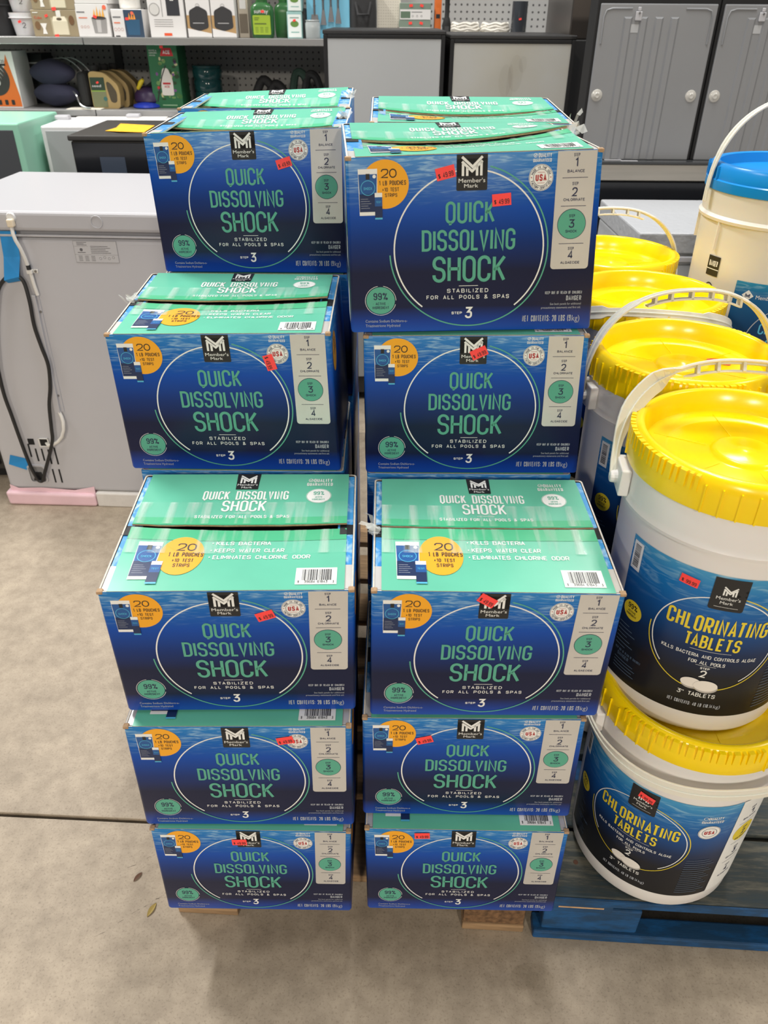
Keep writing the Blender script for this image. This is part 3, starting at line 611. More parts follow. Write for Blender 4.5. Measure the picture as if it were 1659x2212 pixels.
# name: level, x, y, yaw, corner shifts, top corner heights, back flap lift, front flap lift, stickers, label
CART = [
 (0, -.1813, .6259, -.0064, (.0059, -.0029, .0020, -.0049), (-.0002, -.0018), LIFT0, LIFT0, [(.125, .1727, 2)], 'lowest blue shock carton of the left front stack, its price sticker across the logo'),
 (1, -.1796, .6329, .0060, (.0024, -.0010, -.0014, -.0001), (-.0022, 0), LIFT0, LIFT0, [(.2007, .1743, 12)], 'second shock carton up in the left front stack, sticker touching its USA seal'),
 (2, -.1762, .6569, .0178, (-.0019, .0016, -.0001, .0004), (-.0080, -.0060), (.001, .002, 0), (-.005, .005, -.002), [(.1833, .1617, 20)], 'top shock carton of the left front stack with its whole green lid in view'),
 (3, -.2080, .9110, -.0043, (-.0024, -.0031, -.0003, .0058), (-.0052, -.0010), (.000, .004, .002), (-.006, .005, .001), [(.2046, .1602, -76)], 'creased shock carton in the left stack second row, sticker turned sideways under the seal'),
 (4, -.1962, 1.1627, .0029, (-.0011, -.0019, .0030, 0), (-.0095, .0008), (-.015, .0058, -.0018), (-.024, .008, 0), [(.1941, .155, 15)], 'upper left shock carton with its lid bulging, right edge hidden by the neighbouring carton'),
 (0, .1186, .6278, -.0107, (.0005, -.0038, .0031, .0002), (0, 0), LIFT0, LIFT0, [(.0801, .1864, 3)], 'lowest blue shock carton of the right front stack, beside the blue pallet'),
 (1, .1164, .6506, -.0068, (.0007, -.0033, -.0004, .0030), (-.0050, -.0021), LIFT0, LIFT0, [(.08, .1589, 17)], 'second shock carton up in the right front stack with a sticker left of its logo'),
 (2, .1273, .6514, .0043, (.0016, .0002, -.0009, -.0009), (0, -.0030), (.002, .002, 0), (.002, .001, 0), [(.1296, .1876, -32)], 'top shock carton of the right front stack with a flat open green lid'),
 (3, .1171, .9074, .0095, (-.0023, -.0052, -.0008, .0083), (-.0025, 0), LIFT0, LIFT0, [(.1457, .1759, 25)], 'shock carton wedged under the topmost right carton, sticker slanting over its logo'),
 (4, .1028, .9144, .0704, (-.0067, -.0038, -.0032, .0137), (-.0003, .0083), (-.0045, .00825, .00525), (-.0095, .01025, .00525), [(.109, .1797, 12), (.1721, .1502, 4)], 'largest looking topmost right shock carton carrying two price stickers'),
 (4, -.2030, 1.4020, .008, LIFT0 + (0,), (0, .003), (-.017, .0055, -.0025), (-.024, .006, 0), [], 'rear left shock carton, only its torn green lid showing behind the upper left carton'),
 (4, .1180, 1.1560, .004, LIFT0 + (0,), (.008, .008), (-.0085, .0075, .0005), (-.0115, .0095, .001), [], 'rear right shock carton, only its green lid showing behind the topmost right carton'),
]
for i, (lv, x, y, yaw, dx, dz, bl, fl, st, lab) in enumerate(CART):
    carton('shock_carton', lab, x, y, ZL[lv], yaw, dx, dz, bl, fl, st, True, G, seed=i, dzb={2: (.009, .009), 3: (.006, .006), 7: (.007, .007), 4: (-.005, .004), 9: (.009, .009), 10: (.004, .0165), 11: (.021, .021)}.get(i), cave=.034 if i in (4, 9, 10, 11) else .022 if i in (2, 3) else None, scraps={9: ((W / 2 - .004, .005, .026),), 3: ((-W / 2 + .004, .0, .012),), 4: ((W / 2 - .006, 0, .012),), 10: ((W / 2 - .006, 0, .012),), 7: ((-W / 2 + .004, .0, .010),)}.get(i, ()))
def copy_tree(o, parent=None):
    c = o.copy(); COL.objects.link(c); c.parent = parent
    for ch in list(o.children): copy_tree(ch, c)
    return c
first = None; ORD = ('lowest', 'second', 'third', 'fourth')
for (lv, x, y, col_) in [(k, -.198, .912, 'second row of the left side') for k in range(3)] + [(k, -.196, 1.163, 'third row of the left side') for k in range(4)] + [(k, -.203, 1.402, 'last row of the left side') for k in range(4)] + [(k, .118, .908, 'second row of the right side') for k in range(3)] + [(k, .118, 1.156, 'third row of the right side') for k in range(4)]:
    lab = 'hidden blue carton, %s from the floor, %s' % (ORD[lv], col_)
    if first is None:
        first = carton('shock_carton', lab, x, y, ZL[lv], 0, art=False, group='hidden shock cartons'); continue
    cc = copy_tree(first); cc.location = (x, y + D / 2, ZL[lv]); cc['label'] = lab

# ------------------------------------------------------------------ blue pallet under the buckets
def mat_bluewood(name, blue, grey, lo, hi, sc=(1, 7, 7)):
    m = bpy.data.materials.new(name); m.use_nodes = True; nt = m.node_tree; b = nt.nodes['Principled BSDF']; b.inputs['Roughness'].default_value = 0.62
    tc = nt.nodes.new('ShaderNodeTexCoord'); mp = nt.nodes.new('ShaderNodeMapping'); mp.inputs['Scale'].default_value = sc; nt.links.new(tc.outputs['Object'], mp.inputs[0])
    n = nt.nodes.new('ShaderNodeTexNoise'); n.inputs['Scale'].default_value = 7; n.inputs['Detail'].default_value = 8; n.inputs['Roughness'].default_value = .7; nt.links.new(mp.outputs[0], n.inputs['Vector'])
    r = nt.nodes.new('ShaderNodeValToRGB'); r.color_ramp.elements[0].position = lo; r.color_ramp.elements[1].position = hi; r.color_ramp.elements[0].color = lin(blue); r.color_ramp.elements[1].color = lin(grey)
    x = r.color_ramp.elements.new((lo + hi) / 2); x.color = lin(tuple((p + q) / 2 * .8 for p, q in zip(blue, grey)))
    nt.links.new(n.outputs[0], r.inputs[0]); nt.links.new(r.outputs[0], b.inputs['Base Color'])
    bp = nt.nodes.new('ShaderNodeBump'); bp.inputs['Strength'].default_value = .5; bp.inputs['Distance'].default_value = .002; nt.links.new(n.outputs[0], bp.inputs['Height']); nt.links.new(bp.outputs[0], b.inputs['Normal'])
    MATS[name] = m; return m
M_PBLUE = mat_bluewood('pallet_blue_paint', (16, 84, 140), (26, 66, 100), 0.35, 0.75, (1.5, 5, 5))
M_PDARK = mat_bluewood('pallet_dark_scuffed_paint', (22, 56, 84), (34, 36, 38), 0.38, 0.62, (1.5, 5, 5))
M_PDECK = mat_bluewood('pallet_worn_deck', (34, 52, 60), (92, 90, 79), 0.36, 0.62, (1.2, 9, 9))
bp = thing('blue_pallet', 'worn blue painted block pallet carrying the yellow lidded buckets', 'pallet', (0.2465, 0.6505, 0), -0.053)
PW, PD = 1.02, 1.20
for yb in (0.0, 0.555, 1.10):
    part_box('bottom_board', 0, PW, yb, yb + (0.034 if yb == 0 else 0.10), 0.0, 0.020, M_PBLUE, bp, .003)
for j, yb in enumerate((0.006, 0.555, 1.10)):
    for k, xb in enumerate((0.012, 0.44, 0.90)):
        part_box('block', xb, xb + (0.152 if k == 0 else 0.115), yb, yb + 0.094, 0.020, 0.082, M_PBLUE, bp, .003)
for k, xb in enumerate((0.0, 0.44, 0.90)): part_box('stringer_board', xb, xb + 0.115, 0, PD, 0.082, 0.102, M_PBLUE, bp, .003)
yb = 0.0
for k, wd in enumerate((0.115, 0.092, 0.095, 0.095, 0.095, 0.095, 0.095, 0.115)):
    if k == 0: part_box('deck_board', -0.002, PW, 0.002, 0.002 + wd, 0.102, 0.121, M_PDECK, bp, .003)
    else: part_box('deck_board', -0.004 + 0.004 * (k % 2), PW, yb, yb + wd, 0.102, 0.121, M_PDECK, bp, .003)
    yb += wd + (0.012 if k < 7 else 0) + 0.045 * (k > 0)
part_box('painted_edge', -.003, PW, -.0015, .0015, .103, .120, M_PBLUE, bp, 0)
sp = MB()
for (x, y, l, h_) in ((0.03, 0.001, .07, .003),): sp.box(x, x + l, y - .0015, y + .004, 0.098 - h_ - .02 * (l < .05), 0.098 - .02 * (l < .05))
sp.build('splintered_patch', mat('raw_split_wood', (196, 158, 116), .9, noise=.2, nscale=90), bp)
nl = MB(); nl.lathe([(0.0001, .0012), (.0035, .0012), (.004, 0)], 10, c=(.062, .06, .121)); nl.build('nail_head', mat('rust', (86, 58, 44), .8), bp)

# ------------------------------------------------------------------ buckets
M_YEL = mat('lid_yellow_plastic', (250, 214, 6), 0.22, sss=0.12, spec=.5, noise=.02, nscale=30)
M_BWHITE = mat('bucket_white_plastic', (224, 222, 220), 0.34, sss=0.1)
M_CREAM = mat('pail_cream_plastic', (226, 222, 210), 0.36, sss=0.15)
M_BLUELID = mat('lid_blue_plastic', (24, 138, 214), 0.25)
M_BAIL = mat('bail_clear_plastic', (222, 220, 208), 0.32, sss=0.1)
M_STAMP = mat('lid_red_stamp', (206, 52, 44), 0.5)
RL = 0.1361
def bucket(name, label, x, y, z, sc=1.0, art_angle=-16.0, bail=None, full=True, stick=None, stamp=None, lidrot=0.0, group='yellow lidded buckets', panel=True, cat='bucket'):
    e = thing(name, label, cat, (x, y, z), 0, group); e.scale = (1, 1, sc)
    b = MB(); b.lathe([(0, 0), (.112, 0), (.1205, .0035), (.1236, .010), (.1246, .03), (.1292, .280), (.1294, .286), (.1345, .289), (.1352, .2935), (.1335, .297), (.1322, .302), (.1326, .3375), (.130, .345), (.115, .350), (0, .350)], 72)
    body = b.build('body', M_BWHITE, e, smooth=True, auto=30)
    # ears for the bail
    ea = bail[0] if bail else 100
    for k in (0, 180):
        a = math.radians(ea + k); c_, s_ = math.sin(a), -math.cos(a); rm = Matrix.Translation((c_ * .1375, s_ * .1375, .312)) @ Matrix.Rotation(a - PI / 2 + 0, 4, 'Z')
        em = MB(); em.box(-.006, .0065, -.022, .022, -.016, .020, T=rm); em.lathe([(.0001, .010), (.0075, .010), (.0085, 0)], 14)
        for i in range(len(em.v) - 42, len(em.v)):
            q = Vector(em.v[i]); em.v[i] = tuple(rm @ Vector((q.z + .0055, q.x, q.y)))
        em.build('ear', M_BWHITE, e, bevel=.002)
    # lid
    l = MB(); l.lathe([(.1330, .3385), (.1352, .3375), (.1358, .3400), (.1358, .362), (.1345, .372), (.1320, .3785), (.1285, .3822), (.1235, .3825), (.1205, .3805), (.1178, .3600), (.1160, .3540), (.1120, .3525), (.0930, .3525), (.0910, .3515), (.0885, .3525), (.0420, .3525), (.0395, .3545), (.0375, .3575), (.0340, .3585), (.0120, .3585), (.0100, .3600), (0, .3600)], 96)
    lid = l.build('lid', M_YEL, e, smooth=True, auto=50)
    rb = MB(); n = 46
    for i in range(n):
        a = 2 * PI * i / n + math.radians(lidrot); seg = (i % 23)
        rm = Matrix.Rotation(a, 4, 'Z')
        if seg < 16: rb.box(-.0009, .0009, -.1374, -.1340, .3376, .3715, T=rm)           # upright rib on the skirt
        if seg >= 13:                                                                     # saw teeth on the shoulder
            for q in (-.055, 0.0, .055):
                r2 = Matrix.Rotation(a + q, 4, 'Z'); rb.box(-.0018, .0022, -.1372, -.1310, .360, .3795, T=r2)
    for i in range(6):
        r2 = Matrix.Rotation(math.radians(lidrot + 40 + i * 60), 4, 'Z'); rb.box(-.0004, .0004, -.108, -.045, .3523, .3531, T=r2)
    rb.build('lid_ribs', M_YEL, lid)
    if stamp:
        sm = MB(); sx_, sy_, sa = stamp
        pts = rp([(-.016, -.010), (.016, -.012), (.019, .004), (.004, .012), (-.018, .008)], .003, True)[:-1]; rm = Matrix.Translation((sx_, sy_, 0)) @ Matrix.Rotation(math.radians(sa), 4, 'Z')
        sm.add([rm @ Vector((p[0], p[1], .3528)) for p in pts], [tuple(range(len(pts)))]); st_ = sm.build('red_stamp', M_STAMP, lid)
    if bail: build_bail(e, bail, .312, M_BAIL, grip=(bail[1] > -70), twist=62 if stick and bail[1] > 0 else 0)
    if full:
        cyl_label(e, body, art_angle, stick)
    return e
def build_bail(e, bail, zp, m, R0=.148, grip=True, twist=0.0):
    """bail = (ear direction deg, lean deg from upright (positive = towards the back), arch height)"""
    ea, lean, arch = bail; a = math.radians(ea); ax = Vector((math.sin(a), -math.cos(a), 0)); L = math.radians(lean)
    pr = Vector((-ax.y, ax.x, 0))                      # horizontal, across the ear axis
    if pr.y < 0: pr = -pr
    upv = pr * math.sin(L) + Vector((0, 0, 1)) * math.cos(L); nv = ax.cross(upv)
    path, ups, wd = [], [], []; N = 40
    for i in range(N + 1):
        t = -PI / 2 + PI * i / N; sx_ = math.sin(t); q = abs(sx_) ** 1.0
        path.append(Vector((0, 0, zp)) + ax * (R0 * math.copysign(abs(sx_) ** .85, sx_)) + upv * (arch * max(0.0, math.cos(t)) ** .8)); ups.append(nv); wd.append(.012 + (.016 if twist else .010 if grip else .008) * max(0, min(1, (i / N - .06) / .1, (.94 - i / N) / .1)) - (.008 if grip and .33 < i / N < .67 else 0))
    if twist:
        for i in range(N + 1):
            k = max(0.0, min(1.0, (abs(i / N - .5) - .16) / .06)) * math.radians(twist); t = (path[min(i + 1, N)] - path[max(i - 1, 0)]).normalized(); ups[i] = nv * math.cos(k) + t.cross(nv) * math.sin(k)
    b = MB(); b.strip(path, ups, wd, .0032); b.strip(path, ups, .0025, .0062)
    h_ = b.build('bail_handle', m, e, bevel=.0006, seg=1)
    if grip:
        g = MB(); i0, i1 = int(N * .36), int(N * .64); cen = [p for p in path]
        for sgn in (0,):
            inner = [cen[i] - upv * .012 for i in range(i0, i1 + 1)]; g.strip(inner, [ups[0]] * len(inner), .012, .003)
            for i in range(i0, i1 + 1, max(1, (i1 - i0) // 4)): g.strip([cen[i], cen[i] - upv * .013], [nv, nv], .012, .004)
        g.build('grip', m, h_, bevel=.0005, seg=1)
def cyl_map(ang0, r0, z0, r1, z1, off=0.0):
    def mp(px, py, h):
        r = r0 + (r1 - r0) * (py - z0) / (z1 - z0) + off; a = math.radians(ang0) + px / .1275
        return ((r + h) * math.sin(a), -(r + h) * math.cos(a), py)
    return mp
def tablets_art(P, cx, cy, lay):
    M_T1 = mat('ink_tablet_light', (228, 224, 218), .5); M_T2 = mat('ink_tablet_shade', (176, 172, 168), .5)
    for ox, oy, s in ((-.011, .002, .0125), (.007, 0, .0145)):
        P.ell(M_T2, cx + ox + .001, cy + oy - .003, s, s * .62, lay, 26); P.ell(M_T1, cx + ox, cy + oy, s, s * .62, lay + 1, 26); lay += 2
def cyl_label(e, body, ang, stick):
    zb, zt = .037, .262; base = cyl_map(ang, .1246, .03, .1292, .280)
    x0, x1, x2 = -.128, .131, .205
    lb = MB(); nx, ny = 56, 8; uv = []
    for j in range(ny + 1):
        for i in range(nx + 1):
            px, py = x0 + (x1 - x0) * i / nx, zb + (zt - zb) * j / ny; lb.v.append(base(px, py, .0005)); uv.append((i / nx * 1.3, j / ny))
    lb.f = [(j * (nx + 1) + i, j * (nx + 1) + i + 1, (j + 1) * (nx + 1) + i + 1, (j + 1) * (nx + 1) + i) for j in range(ny) for i in range(nx)]; lb.m = [0] * len(lb.f); lb.uv = uv
    lab = lb.build('label', M_LABEL, body, smooth=True)
    P = Print()
    P.rect(M_WHITE, x1, x2, zb, zt, 1)
    for k, (n_, t_) in enumerate((('1', 'BALANCE'), ('2', 'CHLORINATE'), ('3', 'SHOCK'), ('4', 'ALGAECIDE'))):
        yy = .218 - k * .048
        if n_ == '2': P.ell(M_YELLOWINK, .158, yy + .009, .020, .020, 2, 30)
        P.text(M_NAVY, n_, .158, yy + .002, .012, .007, t=.15, lay=3); P.text(M_NAVY, t_, .158, yy - .006, .004, .026, gap=.4, t=.18, lay=3); P.text(M_NAVY, 'STEP', .158, yy + .017, .004, .009, gap=.4, t=.18, lay=3)
        if k < 3: P.rect(M_NAVY, .142, .174, yy - .016, yy - .0154, 2)
    P.ring(M_WHITE, 0, .158, .072, .072, .0014, -52, 222, 1, 100); P.ring(M_YELLOWINK, 0, .158, .0765, .0765, .0013, 176, 438, 1, 100)
    P.rect(M_BLACK, -.0190, .0190, .2130, .250, 3, .003); P.rect(M_BLACK, -.0190, .0190, .235, .2595, 3); logo_m(P, M_WHITE, 0, .2355, .0150, .0125, 4)
    P.btext(M_WHITE, "Member's", 0, .2290, .0046, .0262, 'c', 4); P.btext(M_WHITE, 'Mark', -.0006, .2228, .0042, .0140, 'c', 4); P.rect(M_WHITE, -.013, .013, .2180, .2184, 4)
    P.text(M_YELLOWINK, 'CHLORINATING', 0, .1745, .0245, .1180, gap=.42, t=.125, lay=2); P.text(M_YELLOWINK, 'TABLETS', 0, .1500, .0205, .0660, gap=.42, t=.13, lay=2)
    P.rect(M_WHITE, -.024, .024, .1462, .1466, 2); P.text(M_WHITE, 'KILLS BACTERIA AND CONTROLS ALGAE', 0, .1345, .0056, .1130, gap=.5, t=.13, lay=2); P.text(M_WHITE, 'FOR ALL POOLS', 0, .1245, .0056, .0430, gap=.5, t=.13, lay=2)
    P.rect(M_WHITE, -.012, .012, .1222, .1226, 2); P.text(M_WHITE, 'STEP', 0, .1165, .0036, .0110, gap=.5, t=.18, lay=2); P.text(M_WHITE, '2', 0, .1030, .0120, .0076, t=.15, lay=2)
    tablets_art(P, 0, .0895, 2)
    P.text(M_WHITE, '3" TABLETS', 0, .0690, .0068, .0470, gap=.5, t=.14, lay=2); P.text(M_GREYINK, 'NET CONTENTS: 40 LB (18.14', -.0045, .0520, .0062, .0560, gap=.4, t=.13, lay=2); P.btext(M_GREYINK, 'kg)', .0250, .0520, .0060, .0085, 'l', 2)
    P.ell(M_YELLOWINK, -.105, .156, .015, .015, 2, 28); P.text(M_BLACK, '99%', -.105, .158, .008, .016, t=.15, lay=3); P.text(M_BLACK, 'ACTIVE', -.105, .152, .0034, .013, t=.16, lay=3); P.text(M_BLACK, 'INGREDIENT', -.105, .147, .0034, .017, t=.16, lay=3)
    M_DIM = mat('ink_dim_blue', (74, 92, 116), .5)
    for k in range(7): P.rect(M_DIM, -.122, -.122 + .018 + .006 * (k % 3), .128 - k * .0062, .1294 - k * .0062, 2)
    P.text(M_DIM, 'KEEP OUT OF REACH OF CHILDREN', -.098, .082, .0042, .044, gap=.4, t=.15, lay=2); P.text(M_DIM, 'DANGER', -.104, .074, .0060, .020, gap=.4, t=.15, lay=2)
    for k in range(4): P.rect(M_DIM, -.118, -.085 + .004 * (k % 2), .068 - k * .0052, .0692 - k * .0052, 2)
    for k in range(16): P.rect(M_DIM, .078, .112 + .010 * ((k * 7) % 3) / 2, .132 - k * .0056, .1332 - k * .0056, 2)
    P.text(M_WHITE, 'QUALITY', .0960, .2330, .0060, .0210, gap=.4, t=.15, lay=2); P.text(M_WHITE, 'GUARANTEED', .0930, .2250, .0056, .0300, gap=.4, t=.15, lay=2); P.ring(M_WHITE, .0820, .2360, .0028, .0028, .0007, lay=2, n=18)
    P.ell(M_WHITE, .094, .2030, .0155, .0155, 2, 36); P.ring(M_NAVY, .094, .2030, .0100, .0100, .0006, lay=3, n=36); P.ring(M_NAVY, .094, .2030, .0147, .0147, .0005, lay=3, n=36); P.text(M_RED, 'USA', .094, .1988, .0084, .0145, gap=.4, t=.2, lay=3)
    barc = Print(); rnd = random.Random(5)
    P.rect(M_WHITE, -.1245, -.1085, .2150, .2560, 2)
    yy = .220
    while yy < .251:
        bh = rnd.choice((.0006, .001, .0014)); P.rect(M_BLACK, -.1215, -.1120, yy, yy + bh, 3); yy += bh + rnd.choice((.0006, .0009))
    P.build('label_print', lab if False else body, lambda px, py, h: base(px, py, .0008 + h), maxlen=.010)
    if stick:
        px, py, sa, txt, nn = stick
        price_sticker(body, lambda a_, b_, h: base(a_, b_, .0022 + h), px, py, sa, txt, .0212, .0122, .006)
PZ = 0.1215
B_ = 'yellow lidded tablet buckets'
UZ = PZ + 0.342
bucket('tablet_bucket', 'white chlorinating tablets bucket at the foot of the stack, resting on blue pallet', .4408, .7572, PZ, .97, -38, (94, -88, .150), True, (.003, .246, -10, '$ 99.99', 0), None, 20, B_)
bucket('tablet_bucket', 'nearest yellow lidded tablets bucket, stacked on another, its label facing the viewer', .4327, .7988, UZ, 1.0, -16, (-96, 34, .150), True, (-.0445, .243, -6, '$ 99.99', 0), None, 140, B_)
bucket('tablet_bucket', 'second yellow lidded bucket back, behind the nearest one, red mark on its lid', .4457, 1.0728, UZ, 1.0, -8, (-84, 8, .150), True, None, (.062, .018, -20), 200, B_)
bucket('tablet_bucket', 'third yellow lidded bucket back with its handle lying across the lid', .4683, 1.3522, UZ, 1.0, -10, (80, -62, .150), True, None, (.004, -.080, 5), 80, B_)
bucket('tablet_bucket', 'farthest yellow lidded bucket, its handle standing up before the white freezer', .4722, 1.6306, UZ, 1.0, -10, (90, 14, .150), False, None, None, 120, B_)
for (bx, by, wh) in ((.4457, 1.0728, 'second'), (.4683, 1.3522, 'third'), (.4722, 1.6306, 'farthest')):
    bucket('tablet_bucket', 'hidden tablets bucket on the blue pallet supporting the %s bucket back' % wh, bx, by, PZ, .97, -10, None, False, None, None, 0, B_)

# tall cream pail with blue lid, on another pail
def pail(label, x, y, z, full, bail=None):
    e = thing('cream_pail', label, 'pail', (x, y, z), 0, 'tall cream pails'); hp = .455
    b = MB(); b.lathe([(0, 0), (.128, 0), (.136, .004), (.1385, .012), (.144, .355), (.1445, .372), (.1500, .374), (.1510, .379), (.1465, .384), (.1470, .424), (.130, .428), (0, .428)], 64); body = b.build('body', M_CREAM, e, smooth=True, auto=30)
    for k in range(8):
        a = 2 * PI * k / 8 + .35; rm = Matrix.Rotation(a, 4, 'Z'); q = MB(); q.hexa([rm @ Vector(v) for v in ((-.0012, -.1500, .372), (.0012, -.1500, .372), (.0012, -.143, .372), (-.0012, -.143, .372), (-.0012, -.1505, .373), (.0012, -.1505, .373), (.0012, -.143, .373), (-.0012, -.143, .373))])
        q = MB(); q.box(-.0012, .0012, -.1495, -.1425, .325, .374, T=rm); q.build('gusset', M_CREAM, e)
    l = MB(); l.lathe([(.1465, .424), (.1505, .4225), (.151, .426), (.151, .438), (.1485, .440), (.1480, .458), (.1440, .464), (.1360, .465), (.1325, .463), (.1290, .447), (0, .445)], 72); lid = l.build('lid', M_BLUELID, e, smooth=True, auto=40)
    r_ = MB()
    for i in range(60):
        if (i % 15) < 7: r_.box(-.0016, .0016, -.1515, -.146, .440, .4600, T=Matrix.Rotation(2 * PI * i / 60 + 4.2, 4, 'Z'))
    r_.build('lid_ribs', M_BLUELID, lid)
    if bail: build_bail(e, bail, .400, M_BAIL, .157, False)
    if full:
        base = cyl_map(-6, .1385, .012, .144, .355); base2 = lambda px, py, h: base(px * .1275 / .141, py, h)
        lb = MB(); nx, ny = 30, 4; uv = []; x0, x1, zb, zt = -.098, .13, .075, .285
        for j in range(ny + 1):
            for i in range(nx + 1): lb.v.append(base2(x0 + (x1 - x0) * i / nx, zb + (zt - zb) * j / ny, .0005)); uv.append((i / nx, j / ny))
        lb.f = [(j * (nx + 1) + i, j * (nx + 1) + i + 1, (j + 1) * (nx + 1) + i + 1, (j + 1) * (nx + 1) + i) for j in range(ny) for i in range(nx)]; lb.m = [0] * len(lb.f); lb.uv = uv
        lb.build('label', M_PLABEL, body, smooth=True)
        P = Print(); P.poly(M_WHITE, [(-.084, .262), (-.074, .272), (-.064, .262), (-.074, .252)], 2); logo_m(P, M_POUCH2, -.074, .2585, .0085, .0070, 3); P.btext(M_WHITE, "Member's Mark", -.060, .258, .007, .055, 'l', 2)
        P.ring(M_GREYINK, .016, .175, .078, .078, .0016, -60, 236, 1, 90); P.ring(M_LTBLUE, .016, .175, .085, .085, .0016, 176, 430, 1, 90)
        P.text(M_LTBLUE, 'CHLORINATING', .016, .196, .020, .116, gap=.42, t=.13, lay=2); P.text(M_LTBLUE, 'GRANULES', .016, .168, .020, .082, gap=.42, t=.13, lay=2)
        P.text(M_GREYINK, '3-IN-1 SANITIZER', .016, .150, .005, .090, gap=.5, t=.13, lay=2); P.text(M_GREYINK, 'ELIMINATES ALGAE', .016, .138, .005, .060, gap=.5, t=.13, lay=2)
        P.ell(M_LTBLUE, -.0700, .110, .015, .015, 2, 28); P.text(M_BLACK, '99%', -.070, .112, .008, .016, t=.15, lay=3); P.text(M_BLACK, 'ACTIVE', -.070, .106, .0036, .014, t=.16, lay=3); P.text(M_BLACK, 'INGREDIENT', -.070, .101, .0034, .018, t=.16, lay=3)
        P.rect(M_BLACK, -.166, -.138, .280, .315, 1); P.text(M_WHITE, 'DANGER', -.152, .297, .010, .020, t=.14, lay=2); P.rect(M_WHITE, -.166, -.138, .291, .2925, 2)
        P.ring(M_BLACK, -.152, .245, .012, .022, .002, lay=1, n=30); P.stroke(M_BLACK, [(-.158, .232), (-.150, .245), (-.156, .252), (-.147, .258)], .002, 1)
        for k in range(6): P.stroke(M_BLACK, [(-.162, .205 - k * .010), (-.150, .210 - k * .010), (-.142, .203 - k * .010)], .0018, 1)
        P.build('label_print', body, lambda px, py, h: base2(px, py, .0008 + h), maxlen=.012)
    return e
pail('hidden cream pail standing on the blue pallet beneath the blue lidded pail', .735, 1.47, PZ, False)
pail('tall cream pail with a blue lid at the right edge, beside the yellow lids', .735, 1.47, PZ + .453, True, (-88, 3, .17))

# ------------------------------------------------------------------ chest freezer, seen from its back
M_FRZ = mat('freezer_white_enamel', (186, 186, 190), 0.38, noise=.02, nscale=3)
M_FRZT = mat('freezer_lid_white', (182, 182, 186), 0.30)
M_FOAMP = mat('foam_pink_wrap', (232, 198, 206), 0.8, noise=.06, nscale=14, bump=.4, bscale=25)
M_FOAMW = mat('foam_white', (216, 212, 206), 0.85, noise=.04, nscale=30, bump=.3, bscale=120)
M_CORD = mat('cord_black_rubber', (30, 30, 31), 0.45)
M_TUBE = mat('tube_white_plastic', (222, 220, 214), 0.4)
M_BTAPE = mat('painters_tape_blue', (28, 132, 196), 0.6, noise=.08, nscale=20, bump=.3, bscale=40)
M_DARK = mat('dark_void', (22, 22, 23), 0.8)
M_STEEL = mat('steel_screw', (150, 150, 150), .3, metal=1)
fz = thing('chest_freezer', 'white chest freezer turned back to front with a black power cord taped on', 'freezer', (-1.1312, 1.9472, 0), -0.0395)
FWd, FDp = 1.02, 0.53
b = MB(); b.box(0, FWd, 0, FDp, .048, .787); body = b.build('body', M_FRZ, fz, bevel=.012, seg=3)
b = MB(); b.box(.004, FWd - .004, .006, FDp - .004, .787, .803); b.build('gasket', mat('gasket_grey', (150, 150, 154), .6), fz)
b = MB(); b.box(-.004, FWd + .004, -.004, .005, .789, .795); b.build('trim_strip', M_FRZT, fz, bevel=.002)
b = MB(); b.box(-.008, FWd + .008, -.008, FDp + .008, .803, .850); lid = b.build('lid', M_FRZT, fz, bevel=.009, seg=3)
ring = MB(); ring.lathe([(.0125, 0), (.0130, .0012), (.0150, .0012), (.0155, 0)], 28)
ring.v = [(.427 + v[0], -.0085 - v[2], .828 + v[1]) for v in ring.v]; ring.build('hole_cap', M_FRZT, lid, smooth=True)
b = MB(); b.lathe([(.0001, .004), (.010, .004), (.0125, 0)], 18); b.v = [(.218 + v[0], -.0085 - v[2], .836 + v[1]) for v in b.v]; plug = b.build('hinge_washer', mat('clear_washer', (215, 216, 216), .2), lid, smooth=True)
b = MB(); b.box(.210, .226, -.024, -.008, .815, .834); b.build('tube_nut', mat('nut_cream', (226, 212, 186), .5), lid, bevel=.003)
b = MB(); b.tube([(.218, -.017, .818), (.2185, -.020, .80), (.222, -.022, .785), (.227, -.018, .765), (.230, -.013, .74), (.2315, -.010, .715), (.2325, -.008, .70), (.2335, -.008, .675), (.236, -.007, .645)], .0045, 10); b.build('drain_tube', M_TUBE, fz, smooth=True)
b = MB(); b.tube([(.2312, -.010, .722), (.2318, -.010, .711)], .0056, 10); b.build('tube_collar', M_CORD, fz)
b = MB(); b.box(.224, .238, -.013, .0, .700, .710); b.box(.238, .250, -.004, .0, .700, .710); b.build('tube_clip', M_TUBE, fz, bevel=.0015)
b = MB(); b.lathe([(.0001, .002), (.003, .002), (.0035, 0)], 10); b.v = [(.244 + v[0], -.004 - v[2], .705 + v[1]) for v in b.v]; b.build('screw', M_STEEL, fz)
b = MB(); b.hexa([(.203, -.011, .310), (.219, -.011, .310), (.219, 0, .310), (.203, 0, .310), (.220, -.011, .645), (.230, -.011, .645), (.230, 0, .645), (.220, 0, .645)]); b.hexa([(.217, -.003, .312), (.228, -.003, .312), (.228, 0, .312), (.217, 0, .312), (.228, -.003, .646), (.236, -.003, .646), (.236, 0, .646), (.228, 0, .646)]); b.build('conduit_cover', M_FRZT, fz, bevel=.002)
for zz, xx in ((.60, .231), (.362, .222)):
    b = MB(); b.lathe([(.0001, .002), (.003, .002), (.0035, 0)], 10); b.v = [(xx + v[0], -.003 - v[2], zz + v[1]) for v in b.v]; b.build('screw', M_STEEL, fz)
